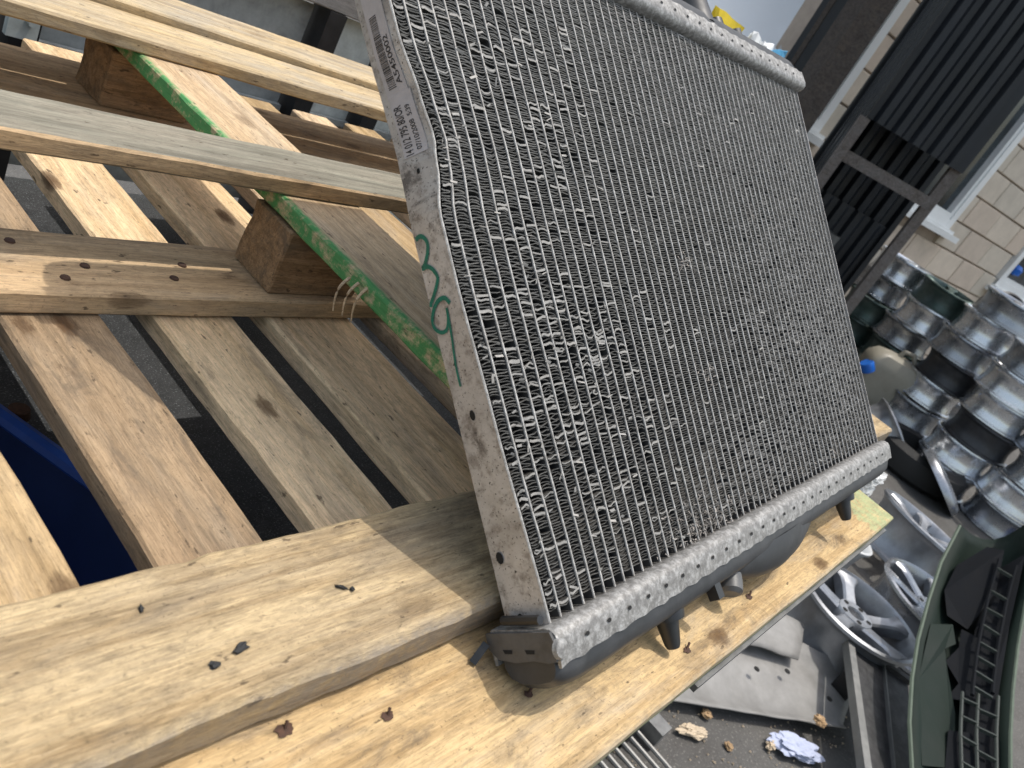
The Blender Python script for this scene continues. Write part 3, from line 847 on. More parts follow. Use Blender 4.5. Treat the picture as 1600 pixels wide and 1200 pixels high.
def crumple(name, c, r, flat, seed, mat, label, cat, ax=(1, 1)):
    b = bmesh.new(); bmesh.ops.create_icosphere(b, subdivisions=4, radius=1)
    for v in b.verts:
        n_ = mnoise.noise(v.co * 1.7 + Vector((seed, 0, 0))) * .5 + mnoise.noise(v.co * 4.1 + Vector((0, seed, 0))) * .35 + abs(mnoise.noise(v.co * 8 + Vector((0, 0, seed)))) * .2
        v.co *= (1 + n_)
        v.co = Vector((v.co.x * r * ax[0], v.co.y * r * ax[1], v.co.z * r * flat))
    me = bpy.data.meshes.new(name); b.to_mesh(me); b.free(); me.materials.append(mat)
    zmin = min(v.co.z for v in me.vertices)
    o = link_mesh(name, me, None, Vector(c) - Vector((0, 0, zmin)) + Vector((0, 0, .002)))
    return tag(o, label, cat)
o = crumple('tissue', (2.16, -.125, 0), .045, .35, 2.2, M['paper'], 'crumpled pale blue paper tissue on the concrete by the condenser', 'paper', (1.6, .8)); o.rotation_euler.z = -.7
o = crumple('dry_leaf', (1.87, .077, 0), .028, .35, 5.1, M['leaf'], 'crumpled dry beige leaf on the concrete near the pallet edge', 'leaf', (1.4, .6)); o.rotation_euler.z = -.6
crumple('bark_chip', (1.97, .085, 0), .013, .6, 7.3, M['tan_debris'], 'small orange brown bark chip beside the dry leaf', 'bark chip')
crumple('bark_chip', (1.95, -.005, 0), .011, .6, 9.4, M['tan_debris'], 'tan bark chip alone on the sunny concrete', 'bark chip')
crumple('bark_chip', (2.27, -.125, .055), .017, .6, 4.4, M['tan_debris'], 'tan bark chip lying on the grey undertray', 'bark chip')
o = crumple('fruit_peel', (2.10, -.075, 0), .020, .5, 8.8, M['leaf'], 'curled pale peel beside the crumpled tissue', 'peel', (1.3, .6))
gv = MB()
for i in range(500):
    x = random.uniform(1.55, 2.9); y = random.uniform(-.5, .35); r = random.uniform(.0015, .005)
    p = Vector((x, y, r * .5)); a = random.uniform(0, 3)
    gv.add([p + Vector((r * math.cos(a), r * math.sin(a), 0)), p + Vector((r * math.cos(a + 2.1), r * math.sin(a + 2.1), 0)), p + Vector((r * math.cos(a + 4.2), r * math.sin(a + 4.2), 0)), p + Vector((0, 0, r))], [(0, 1, 3), (1, 2, 3), (2, 0, 3)])
tag(gv.build('gravel', M['leaf']), 'scattered grit on the concrete beside the pallets', 'grit', None, 'stuff')
gr_ = empty('steel_grille', (1.62, .15, 0), 'grey steel rod grille lying under the near edge of the pallets', 'grille')
for i in range(6):
    m2 = MB(); x = 1.50 + i * .034
    m2.tube([(x, .36, .035), (x + .008, .16, .03), (x + .03, .0, .012), (x + .06, -.12, .008)], .0055, 7); m2.build('rod', M['rail_steel'], gr_, True)
m2 = MB(); m2.bar((1.46, .37, .03), (1.74, .37, .03), .02, .03); m2.build('cross_bar', M['rail_steel'], gr_)
m2 = MB(); m2.box((1.725, .145, .03), (.05, .07, .06)); m2.build('corner_lug', M['rail_steel'], gr_)

# ------------------------------------------------------------------ steel stillage carrying the pallets
st = empty('steel_stillage', P(1.6, 1.7, -3.3), 'steel stillage with a gritty black floor and grey sheet back under the pallets', 'stillage')
m2 = MB(); a, b = P(-1.2, .32, -1.65), P(4.2, 3.30, -1.72)
m2.box((a + b) / 2, (b.x - a.x, b.y - a.y, a.z - b.z)); m2.build('floor_panel', M['floor'], st)
for x, w_ in ((-1.0, .13), (1.38, .125), (2.63, .135), (3.06, .13), (4.3, .13)):
    m2 = MB(); m2.bar(P(x, 3.32, -3.29), P(x, 3.32, -.58), w_ * S, .04); m2.build('post', M['black_steel'], st)
xs = [-1.0, 1.38, 2.63, 3.06, 4.3]
for i, (x0, x1) in enumerate(zip(xs, xs[1:])):
    m2 = MB(); m2.box((P(x0 + .068, 3.36, -1.62) + P(x1 - .068, 3.36, -.60)) / 2, ((x1 - x0 - .136) * S, .006, 1.02 * S))
    m2.build('sheet_panel', M['galv_light'] if i >= 2 else M['galv'], st)
    m2 = MB(); m2.bar(P(x0 + .07, 3.33, -1.10), P(x1 - .07, 3.33, -1.10), .012, .012); m2.build('stiffener', M['galv'], st)
m2 = MB(); m2.bar(P(1.64, .128, -1.066), P(3.40, .128, -1.066), .007, .007); m2.build('front_rail', M['rail_steel'], st)
m2 = MB(); m2.bar(P(1.64, .150, -1.075), P(3.40, .150, -1.075), .006, .02); m2.build('rail_web', M['black_steel'], st)
for x in (-1.0, 4.1):
    for y in (.45, 3.1):
        m2 = MB(); m2.bar(P(x, y, -3.29), P(x, y, -1.0 if False else -1.72), .05, .05); m2.build('leg', M['black_steel'], st)
m2 = MB(); m2.box((P(1.37, 3.27, -1.03)), (.042, .012, .036)); m2.lathe([(.006, 0), (.006, .012), (0, .012)], 6, Vector((0, -1, 0)), P(1.385, 3.255, -1.0)); m2.build('latch', M['galv_light'], st)
m2 = MB(); m2.lathe([(.0, .012), (.011, .010), (.013, .0)], 14, None, P(.99, 1.85, -1.65)); m2.build('bolt_head', M['rust'], st, True)
# weathered plank resting along the top of the stillage back
def board(name, x0, x1, y0, y1, z0, z1, axis, mats, parent=None, seg=.03, jit=.0012, bev=.0022, side_mats=None, chip=0.0, rot=0.0):
    """a plank: long axis local x; units are layout units. side_mats = (index for -y face, index for +y face, ends)"""
    a, b = P(x0, y0, z0), P(x1, y1, z1)
    c = (a + b) / 2; sz = b - a
    L, Wd, T = (sz.x, sz.y, sz.z) if axis == 'x' else (sz.y, sz.x, sz.z)
    n_ = max(3, int(L / seg)); vs, fs, mi = [], [], []
    sd = random.uniform(0, 100)
    for i in range(n_ + 1):
        x = -L / 2 + L * i / n_
        j = [mnoise.noise(Vector((x * 14, k * 7.7, sd))) * jit + mnoise.noise(Vector((x * 60, k * 3.3, sd))) * jit * .5 for k in range(4)]
        if chip:
            for k in range(4):
                q = mnoise.noise(Vector((x * 9, k * 5.1, sd + 9)))
                if q > .25: j[k] -= (q - .25) * chip
        yl, yr = -Wd / 2 - j[0], Wd / 2 + j[1]; zb, zt = -T / 2 - j[2] * .5, T / 2 + j[3] * .35
        e = bev * (1 + .6 * mnoise.noise(Vector((x * 40, 1.5, sd))))
        vs += [(x, yl, zb + e), (x, yl, zt - e), (x, yl + e, zt), (x, yr - e, zt), (x, yr, zt - e), (x, yr, zb + e), (x, yr - e, zb), (x, yl + e, zb)]
    sm = side_mats or (0, 0, 0)
    fm = [sm[0], sm[0], 0, sm[1], sm[1], 0, 0, 0]
    for i in range(n_):
        for k in range(8):
            fs.append((i * 8 + k, i * 8 + (k + 1) % 8, i * 8 + 8 + (k + 1) % 8, i * 8 + 8 + k)); mi.append(fm[k])
    fs.append(tuple(range(7, -1, -1))); mi.append(sm[2]); fs.append(tuple(range(n_ * 8, n_ * 8 + 8))); mi.append(sm[2])
    me = bpy.data.meshes.new(name); me.from_pydata(vs, [], fs)
    for m in mats: me.materials.append(m)
    me.polygons.foreach_set('material_index', mi); me.update(); fix_normals(me)
    r = (0, 0, (0 if axis == 'x' else math.pi / 2) + rot)
    return link_mesh(name, me, parent, c, r)
o = board('plank', 1.6, 4.6, 3.26, 3.46, -.578, -.48, 'x', [M['plank_grey']])
tag(o, 'weathered grey plank along the top of the stillage back', 'plank')

# blue tub on the stillage floor
def rr(cx, cy, z, a, b, r, an, n_=7):
    A = Vector((math.cos(an), math.sin(an), 0)); B = Vector((-A.y, A.x, 0)); c = Vector(P(cx, cy, z)); pts = []
    for sx, sy, t0 in ((1, 1, 0), (-1, 1, 90), (-1, -1, 180), (1, -1, 270)):
        for i in range(n_):
            t = math.radians(t0 + 90 * i / (n_ - 1))
            pts.append(c + A * (sx * (a - r) + r * math.cos(t)) + B * (sy * (b - r) + r * math.sin(t)))
    return pts
TA = math.radians(-67)
tb = empty('blue_tub', P(.42, 1.18, -1.65), 'deep navy blue plastic tub with a rolled rim under the slats', 'tub')
def tub(z, k): return rr(.44, 1.14, z, .27 + k, .165 + k, .09, TA)
bm_ = loft_secs = [tub(-1.648, -.03), tub(-1.30, 0), tub(-1.30, -.008), tub(-1.63, -.036)]
n_ = len(bm_[0]); m2 = MB(); vs = [v for q in bm_ for v in q]; fs = []
for i in range(3):
    for j_ in range(n_): fs.append((i * n_ + j_, i * n_ + (j_ + 1) % n_, (i + 1) * n_ + (j_ + 1) % n_, (i + 1) * n_ + j_))
fs += [tuple(range(n_ - 1, -1, -1)), tuple(range(3 * n_, 4 * n_))]
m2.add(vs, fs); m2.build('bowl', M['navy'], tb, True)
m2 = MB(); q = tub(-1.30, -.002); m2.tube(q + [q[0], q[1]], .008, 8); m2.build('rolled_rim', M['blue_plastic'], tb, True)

# ------------------------------------------------------------------ lower pallet
lp = empty('lower_pallet', P(1.5, 1.6, -1.3), 'lower wooden pallet of cross slats with a green edged front board', 'pallet')
for o_ in ():
    pass
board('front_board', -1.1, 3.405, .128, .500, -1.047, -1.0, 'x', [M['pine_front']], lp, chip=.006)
for i, (x0, x1, mt) in enumerate([(-.42, -.20, 'pine'), (-.08, .13, 'pine'), (.235, .552, 'pine'), (.668, .870, 'slat_dirty_toned'), (.985, 1.187, 'slat_shade_lift'), (1.290, 1.560, 'slat_shade_lift'),
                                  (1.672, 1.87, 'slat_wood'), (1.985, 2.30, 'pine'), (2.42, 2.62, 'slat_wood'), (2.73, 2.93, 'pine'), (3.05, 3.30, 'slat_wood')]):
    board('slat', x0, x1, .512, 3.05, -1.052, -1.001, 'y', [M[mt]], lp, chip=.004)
for y0, y1 in ((.30, .44),):
    board('bearer', -1.0, 3.3, y0, y1, -1.60, -1.058, 'x', [M['brown_wood']], lp)

# ------------------------------------------------------------------ upper pallet
up = empty('upper_pallet', P(1.5, 1.6, -.95), 'broken upper pallet of deck boards, wood blocks and a green edged stringer', 'pallet')
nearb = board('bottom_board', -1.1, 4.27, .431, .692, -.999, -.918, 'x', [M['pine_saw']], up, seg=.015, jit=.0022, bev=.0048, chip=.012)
board('bottom_board', -.9, 4.2, 1.412, 1.655, -.998, -.945, 'x', [M['brown_wood'], M['block_wood']], up, chip=.004)
board('bottom_board', -.9, 4.2, 2.385, 2.79, -.998, -.945, 'x', [M['brown_wood']], up)
board('stringer_board', 1.283, 1.545, .66, 2.86, -.768, -.720, 'y', [M['stringer'], M['green_side'] if 'green_side' in M else M['stringer']], up, chip=.008)
board('stringer_board', 3.35, 3.62, .98, 2.86, -.768, -.720, 'y', [M['stringer']], up)
for x0 in (1.275, 3.36):
    for y0, y1 in ((1.442, 1.610), (2.44, 2.62)):
        b = bmesh.new(); bmesh.ops.create_cube(b, size=1)
        bmesh.ops.bevel(b, geom=list(b.edges), offset=.02, segments=1, affect='EDGES')
        bmesh.ops.subdivide_edges(b, edges=list(b.edges), cuts=3, use_grid_fill=True)
        sx, sy, sz = .285 * S, (y1 - y0) * S, .174 * S
        for v in b.verts:
            p = Vector((v.co.x * sx, v.co.y * sy, v.co.z * sz))
            q = mnoise.noise(p * 55 + Vector((x0, y0, 0)) * 9) * .004
            v.co = p + v.co.normalized() * q * (1 if abs(v.co.z) < .45 else 0)
        me = bpy.data.meshes.new('block'); b.to_mesh(me); b.free(); me.materials.append(M['block_wood'])
        link_mesh('block', me, up, P(x0 + .1425, (y0 + y1) / 2, -.857))
board('deck_board', -1.0, 4.3, 1.538, 1.722, -.719, -.674, 'x', [M['grey_wood'], M['brown_wood']], up, side_mats=(1, 0, 0), chip=.006)
board('deck_board', -1.0, 4.3, 2.318, 2.545, -.719, -.676, 'x', [M['pine_bright']], up, chip=.003)
board('deck_board', -1.0, 4.3, 2.553, 2.80, -.719, -.652, 'x', [M['pine_bright']], up, chip=.003)
# bent splinter of green edged stringer
m2 = MB(); 
for k in range(3):
    pts = []
    for i in range(9):
        t = i / 8; ang = t * 2.2
        pts.append(P(1.285 - .03 * math.sin(ang) - .012 * k, 1.16 - .02 * t + .02 * k, -.735 - .10 * t + .03 * math.sin(ang)))
    m2.tube(pts, [.0018 * (1 - .6 * i / 8) for i in range(9)], 5)
m2.build('splinter', M['slat_wood'], up)
# nails and their rust stains
for ni, (x, y, r) in enumerate(((.86, .363, .0035), (1.137, .281, .003), (.70, .414, .0045), (2.02, .20, .004), (2.62, .30, .003), (1.62, .185, .003))):
    m2 = MB(); p = P(x, y, -.9995); n_ = 16
    vs = [p + Vector(((r * (1 + 1.5 * abs(mnoise.noise(Vector((i * 1.7, x, y)))))) * math.cos(i * 2 * math.pi / n_), r * .7 * (1 + 1.5 * abs(mnoise.noise(Vector((x, i * 1.3, y))))) * math.sin(i * 2 * math.pi / n_), .0007)) for i in range(n_)] + [p + Vector((0, 0, .0010))]
    m2.add(vs, [(i, (i + 1) % n_, n_) for i in range(n_)])
    m2.tube([p + Vector((0, 0, .0)), p + Vector((.002 + .004 * (ni % 2), .003, .004))], .0011, 6)
    m2.build('nail', M['rust'], lp)
for (x, y) in ((.86, 1.52), (.80, 1.47), (1.10, 1.55), (1.05, 1.49), (.74, 1.60)):
    m2 = MB(); m2.lathe([(.0045, .0), (.0038, .0014), (0, .0018)], 9, None, P(x, y, -.9449)); m2.build('nail', M['rust'], up)
# crumbs on the near board
for i, (x, y, lx, ly, lab) in enumerate(((.654, .514, .007, .0035, 'larger dark rubber crumb on the sunny near board'), (.606, .503, .0045, .003, 'rounded dark crumb next to the larger one'),
                                        (.862, .556, .006, .0012, 'thin dark sliver lying on the near board'), (.880, .546, .0022, .0022, 'tiny dark crumb beside the thin sliver'),
                                        (.56, .62, .003, .002, 'small dark crumb far left on the near board'))):
    b = bmesh.new(); bmesh.ops.create_icosphere(b, subdivisions=2, radius=1)
    for v in b.verts:
        v.co *= 1 + .9 * mnoise.noise(v.co * 1.9 + Vector((i * 3.3, 0, 0))) + .4 * mnoise.noise(v.co * 5 + Vector((0, i * 2.1, 0)))
        v.co = Vector((v.co.x * lx * .72, v.co.y * ly * .72, v.co.z * .0014))
    me = bpy.data.meshes.new('crumb'); b.to_mesh(me); b.free(); me.materials.append(M['tyre'])
    o = link_mesh('crumb', me, None, P(x, y, -.9155), (0, 0, .3 - i * .5))
    tag(o, lab, 'crumb', 'dark crumbs on the near board')

# crate with rubbish on the upper pallet, hidden but for what sticks out above the radiator
cr = empty('plastic_crate', (1.66, 1.0, 1.05), 'black plastic crate on the upper pallet behind the radiator', 'crate')
m2 = MB(); cx, cy, cz = 1.56, 1.00, 1.052
for dx, dy, sx, sy in ((-.12, 0, .008, .2), (.12, 0, .008, .2), (0, -.1, .248, .008), (0, .1, .248, .008)):
    m2.box((cx + dx, cy + dy, cz + .11), (sx, sy, .22))
m2.build('side', M['black_plastic'], cr)
m2 = MB(); m2.box((cx, cy, cz + .006), (.24, .2, .01)); m2.build('bottom', M['black_plastic'], cr)

# ------------------------------------------------------------------ the radiator
C0, C1, C2, C3 = [Vector(c) for c in ((1.151, .326, -.858), (3.096, .329, -.741), (3.094, 1.366, .127), (1.031, 1.365, .005))]
RN = Vector((-.045, -.641, .766)).normalized()
EX = (C1 - C0).normalized(); EV = RN.cross(EX).normalized()
if EV.z < 0: EV = -EV
DEP = .11
rad = empty('car_radiator', P(2.0, .3, -1.0), 'dirty aluminium car radiator with crushed fins leaning over the pallet', 'radiator')
DENT = [(0, 0), (.28, -.011), (.43, -.016), (.525, -.014), (.60, .010), (.635, .020), (.69, .012), (.77, -.003), (1, 0)]
def F(s, t, w=0.0, du=0.0):
    p = C0.lerp(C1, s).lerp(C3.lerp(C2, s), t)
    d = lerp_tab(DENT, t) * math.exp(-max(0, s) / .045)
    q = p + EX * (d + du) + RN * w
    return P(*q)
rad_inv = None
def rmesh(name, vs, fs, mats, parent=rad, smooth=False, midx=None):
    return mesh(name, vs, fs, mats, parent, smooth, midx)
# -- tubes
NT_ = 55; PIT = .0183; S0 = .0086
tube_s = [S0 + PIT * i for i in range(NT_)]
for i, s in enumerate(tube_s):
    n_ = 44; vs, fs = [], []
    hw = .0024; TD = .076; sd = i * 3.7
    prof = [(-hw, -TD), (-hw, -.0012), (-hw * .7, .0012), (hw * .7, .0012), (hw, -.0012), (hw, -TD)]
    for j in range(n_ + 1):
        t = j / n_
        wob = mnoise.noise(Vector((t * 9, sd, 0))) * .0016 + mnoise.noise(Vector((t * 40, sd, 5))) * .0006
        for du, w in prof: vs.append(F(s, t, w, du + wob))
    for j in range(n_):
        for k in range(5):
            a = j * 6 + k; fs.append((a, a + 1, a + 7, a + 6))
    rmesh('tube', vs, fs, [M['tube'], M['core_dark']], rad, False, [1, 0, 0, 0, 1] * n_)  # tube sides take the dark colour to paint shade into the gaps
# -- fins
edges = [-.006] + tube_s + [1.012]
NF = 250
def damage(s, t):
    a = math.exp(-((s - .13) / .13) ** 2 - ((t - .27) / .22) ** 2) * .95
    a = max(a, math.exp(-(s / .05) ** 2) * (.40 if t < .9 else .15))
    a = max(a, math.exp(-((s - .16) / .10) ** 2 - ((t - .72) / .22) ** 2) * .35)
    n_ = mnoise.noise(Vector((s * 14, t * 10, 1.7)))
    a *= .55 + .9 * max(0, n_ + .35)
    return max(0.012, min(1, a + max(0, mnoise.noise(Vector((s * 30, t * 24, 8.1))) - .60) * 1.0))
def flat_zone(s, t):   # fins pushed over flat and clogged
    a = math.exp(-((s - .80) / .22) ** 2 - ((t - .26) / .26) ** 2)
    a = max(a, .8 * math.exp(-((s - .50) / .14) ** 2 - ((t - .10) / .12) ** 2))
    return a * (.5 + .7 * max(0, mnoise.noise(Vector((s * 9, t * 11, 4.4))) + .35))
rnd = random.Random(3)
for k in range(len(edges) - 1):
    sa, sb = edges[k] + .0018, edges[k + 1] - .0018
    sm_ = (sa + sb) / 2
    vs, fs, mi = [], [], []
    XS = (0, .28, .72, 1)
    ph = rnd.uniform(0, 1)
    for i in range(NF):
        t0 = .012 + (i + .5) / NF * .976
        dm = damage(sm_, t0); fz = flat_zone(sm_, t0)
        pit = 1 / NF
        if rnd.random() < dm * .10 or rnd.random() < fz * .15: continue
        big = rnd.random() < dm * .30
        lay = rnd.random() < fz * .80
        bend = mnoise.noise(Vector((sm_ * 40, t0 * 22, 2.2))) * pit * (0.25 + 1.5 * dm)
        if big: bend += rnd.uniform(-1.1, 1.1) * pit
        wavy = mnoise.noise(Vector((sm_ * 25, t0 * 15, 6.6))) * pit * 1.3
        zig = pit * .5 * (1 if i % 2 else -1)
        lipw = pit * rnd.uniform(.24, .36)
        if big: lipw = pit * rnd.uniform(.4, .95)
        if lay: lipw = pit * rnd.uniform(.5, .8)
        out = rnd.uniform(-.0015, .0008) + (rnd.uniform(0, .004) if big else 0) - (.004 * dm * rnd.random())
        base = len(vs)
        for x in XS:
            cur = math.sin(x * math.pi) * (wavy + (rnd.uniform(-.5, .5) * pit if big else 0)) + (x - .5) * zig * (.6 if dm < .3 else 1.0)
            jj = rnd.uniform(-.12, .12) * pit * (1 + 3 * dm)
            s = sa + (sb - sa) * x
            tf = t0 + cur + bend + jj
            vs.append(F(s, tf - lipw, out - (.0011 if not lay else .0005)))
            vs.append(F(s, tf, out))
            vs.append(F(s, t0 + (x - .5) * zig * .6, -.026))
        for j in range(3):
            a = base + j * 3
            fs.append((a, a + 3, a + 4, a + 1)); mi.append(3 if lay else (2 if big else 1))
            fs.append((a + 1, a + 4, a + 5, a + 2)); mi.append(0)
    rmesh('fin_strip', vs, fs, [M['fin'], M['fin_edge'], M['fin_flake'], M['fin_flat']], rad, False, mi)
# -- dark sheet behind the fin fronts, painting in the shade of the core's depth
vs, fs = [], []
for j in range(21):
    for i in range(21): vs.append(F(-.005 + 1.015 * i / 20, j / 20, -.034))
for j in range(20):
    for i in range(20):
        a = j * 21 + i; fs.append((a, a + 1, a + 22, a + 21))
rmesh('core', vs, fs, M['core_dark'])
vs2 = [F(-.005 + 1.015 * (i % 21) / 20, (i // 21) / 20, -.074) for i in range(441)]
rmesh('core_back', vs2, fs, M['fin'])
# -- loose flakes and torn fins
fl = MB()
for i in range(120):
    for _ in range(30):
        s = rnd.random() ** 1.6; t = rnd.random()
        if rnd.random() < damage(s, t) ** 1.3: break
    ln = rnd.uniform(.006, .018); wd = rnd.uniform(.0015, .005); an = rnd.uniform(-.6, .6) + (1.3 if rnd.random() < .2 else 0)
    a = Vector((math.cos(an), math.sin(an))); b = Vector((-a.y, a.x))
    L0 = (C1 - C0).length; T0 = (C3 - C0).length; tw = rnd.uniform(-.004, .004)
    def q(u, v, w): return F(s + (a.x * u + b.x * v) / L0, t + (a.y * u + b.y * v) / T0, w)
    fl.add([q(-ln / 2, -wd / 2, .0015), q(ln / 2, -wd / 2, .003 + tw), q(ln / 2, wd / 2, .0045), q(-ln / 2, wd / 2, .002 - tw)], [(0, 1, 2, 3)])
o = fl.build('torn_fins', M['fin_flake'], rad, normals=False); o['kind'] = 'stuff'
# -- dust tufts along the bottom
tf = MB()
for i in range(900):
    s = min(.98, max(.14, rnd.gauss(.30, .05) if i % 3 else rnd.uniform(.18, .95))); t = abs(rnd.gauss(0, .022 if i % 3 == 0 else .035)) + .002
    if i % 11 == 0: s, t = rnd.gauss(.42, .012), rnd.gauss(.48, .012)
    if i % 13 == 0: s, t = rnd.gauss(.66, .012), rnd.gauss(.60, .012)
    if i % 17 == 0: s, t = rnd.gauss(.40, .012), rnd.gauss(.27, .012)
    an = rnd.uniform(0, 6.3); ln = rnd.uniform(.004, .014)
    p0 = F(s, t, rnd.uniform(-.003, .003)); p1 = F(s + math.cos(an) * ln / 2, t + math.sin(an) * ln / 1.35, rnd.uniform(.0, .008))
    side = Vector((rnd.uniform(-1, 1), rnd.uniform(-1, 1), rnd.uniform(-1, 1))).normalized() * rnd.uniform(.0002, .0007)
    tf.add([p0 - side, p0 + side, p1 + side * .4, p1 - side * .4], [(0, 1, 2, 3)])
o = tf.build('dust_tuft', M['dust_tuft'], rad, normals=False); o['kind'] = 'stuff'

# -- side plates
def plate(sgn):
    s_edge = -.009 if sgn < 0 else 1.014
    nq, nt_ = 10, 72; vs, fs = [], []
    for layer in (0, 1):
        for j in range(nt_ + 1):
            t = -.006 + 1.010 * j / nt_
            qb = min(.28, .13 + .15 * max(0, t) / .5)
            for i in range(nq + 1):
                q = qb + (1 - qb) * i / nq
                d = lerp_tab(DENT, t) * (q - 1)       # the dent fades to the back edge
                w = -DEP * (1 - q) + .0015
                bow = .0025 * math.sin(math.pi * (i / nq)) * mnoise.noise(Vector((t * 6, q * 2, 1))) 
                lip = -.0035 if (i == nq) else 0.0
                du = sgn * (.004 if layer else 0) + sgn * (-lip * .0) + d * (1 if sgn < 0 else 0) + sgn * bow
                p = F(s_edge, t, w, du)
                vs.append(p)
    n1 = (nq + 1) * (nt_ + 1)
    for j in range(nt_):
        for i in range(nq):
            a = j * (nq + 1) + i
            fs.append((a, a + 1, a + nq + 2, a + nq + 1)); fs.append((n1 + a, n1 + a + nq + 1, n1 + a + nq + 2, n1 + a + 1))
        for i in (0, nq):
            a = j * (nq + 1) + i; fs.append((a, a + nq + 1, n1 + a + nq + 1, n1 + a))
    for i in range(nq):
        a = i; fs.append((a, a + 1, n1 + a + 1, n1 + a)); a = nt_ * (nq + 1) + i; fs.append((a, n1 + a, n1 + a + 1, a + 1))
    o = rmesh('side_plate', vs, fs, M['plate'], rad, False); fix_normals(o.data)
    return o
plL = plate(-1); plR = plate(1)
def G(q, t, lift=.0):     # a point on the outer face of the near side plate
    d = lerp_tab(DENT, t) * (q - 1)
    return F(-.009, t, -DEP * (1 - q) + .0015, -.0048 - lift + d)
# bright front lip of the near plate
m2 = MB(); m2.tube([F(-.009, j / 70, .0025, -.002) for j in range(71)], .0011, 6); m2.build('plate_lip', M['tube'], plL, True)
# holes
for q, t, r in ((.596, .277, .0030), (.357, .0887, .0036), (.47, .006, .0036), (.66, .60, .0016)):
    m2 = MB(); ring = [G(q + math.cos(a) * r / (DEP * S) * .9, t + math.sin(a) * r * 1.25 / (1.36 * S), .0008) for a in [2 * math.pi * i / 14 for i in range(14)]]
    m2.add(ring + [G(q, t, .0008)], [(i, (i + 1) % 14, 14) for i in range(14)]); m2.build('bolt_hole', M['hole'], plL)
# stickers with print
def patch(name, q0, q1, t0, t1, lift, mat, par, n_=10, skew=0.0):
    vs, fs = [], []
    for j in range(n_ + 1):
        for i in (0, 1):
            vs.append(G((q0, q1)[i] , t0 + (t1 - t0) * j / n_ + skew * i, lift))
    for j in range(n_): fs.append((j * 2, j * 2 + 1, j * 2 + 3, j * 2 + 2))
    return mesh(name, vs, fs, mat, par)
stk1 = patch('sticker', .42, .86, .70, .845, .0007, M['sticker'], plL, 24)
stk2 = patch('sticker', .43, .90, .6225, .7035, .0009, M['sticker'], plL, 14)
bar = MB(); t = .7125; rb = random.Random(5)
while t < .808:
    w_ = rb.choice((.0006, .0006, .0012, .0018))
    ww = min(w_, .808 - t)
    bar.add([G(.50, t, .0011), G(.665, t, .0011), G(.665, t + ww, .0011), G(.50, t + ww, .0011)], [(0, 1, 2, 3)])
    t += w_ + rb.choice((.0006, .0008, .0012))
bar.build('barcode', M['ink'], stk1, normals=False)
def text_on_plate(txt, q_base, q_top, t0, t1, par, lift):
    cu = bpy.data.curves.new('print', 'FONT'); cu.body = txt; cu.size = 1.0; cu.offset = .018
    to = bpy.data.objects.new('print_tmp', cu); COL.objects.link(to)
    dg = bpy.context.evaluated_depsgraph_get()
    me = bpy.data.meshes.new_from_object(to.evaluated_get(dg))
    bpy.data.objects.remove(to)
    xs_ = [v.co.x for v in me.vertices]; ys_ = [v.co.y for v in me.vertices]
    x0, x1, y0, y1 = min(xs_), max(xs_), min(ys_), max(ys_)
    for v in me.vertices:
        u = (v.co.x - x0) / (x1 - x0); h = (v.co.y - y0) / (y1 - y0)
        v.co = G(q_base + (q_top - q_base) * h, t0 + (t1 - t0) * u, lift)
    me.materials.append(M['ink'])
    o = bpy.data.objects.new('print', me); COL.objects.link(o); attach(o, par)
    return o
text_on_plate('A5450002', .80, .69, .7135, .777, stk1, .0011)
text_on_plate('14 012 795 80/OR', .635, .475, .6245, .690, stk2, .0013)
text_on_plate('07/10/2008  5:39', .80, .70, .6275, .6865, stk2, .0013)
# green marker figures 3 and 9
three = [(.334, .5162), (.436, .5179), (.533, .5143), (.587, .5054), (.536, .4938), (.408, .4819), (.326, .4778), (.446, .4777), (.563, .4706), (.632, .4594), (.566, .4502), (.422, .4384), (.315, .4311), (.296, .4267)]
nine = [(.769, .4218), (.681, .4305), (.518, .4309), (.353, .4227), (.24, .4099), (.248, .3989), (.38, .3908), (.532, .392), (.631, .4039), (.663, .4181), (.637, .3995), (.594, .3769), (.542, .3565), (.507, .3358), (.497, .3166)]
def stroke(pts, wd, taper):
    d = []
    for i in range(len(pts) - 1):
        p0, p1, p2, p3 = pts[max(i - 1, 0)], pts[i], pts[i + 1], pts[min(i + 2, len(pts) - 1)]
        for k in range(5):
            t = k / 5
            d.append(tuple(.5 * ((2 * p1[c]) + (-p0[c] + p2[c]) * t + (2 * p0[c] - 5 * p1[c] + 4 * p2[c] - p3[c]) * t * t + (-p0[c] + 3 * p1[c] - 3 * p2[c] + p3[c]) * t ** 3) for c in (0, 1)))
    d.append(pts[-1])
    vs, fs = [], []
    for i, (q, t) in enumerate(d):
        a = G(*d[max(i - 1, 0)], .001); b = G(*d[min(i + 1, len(d) - 1)], .001); c = G(q, t, .001)
        dr_ = (b - a).normalized(); nn = (G(q + .1, t) - G(q, t)).cross(G(q, t + .01) - G(q, t)).normalized()
        sd = dr_.cross(nn) * wd * (1 - taper * i / len(d))
        vs += [c - sd, c + sd]
    for i in range(len(d) - 1): fs.append((i * 2, i * 2 + 1, i * 2 + 3, i * 2 + 2))
    return vs, fs
for nm, pts, tp in (('marker_three', three, .1), ('marker_nine', nine, .45)):
    vs, fs = stroke(pts, .0017, tp)
    rmesh(nm, vs, fs, M['marker'], plL)

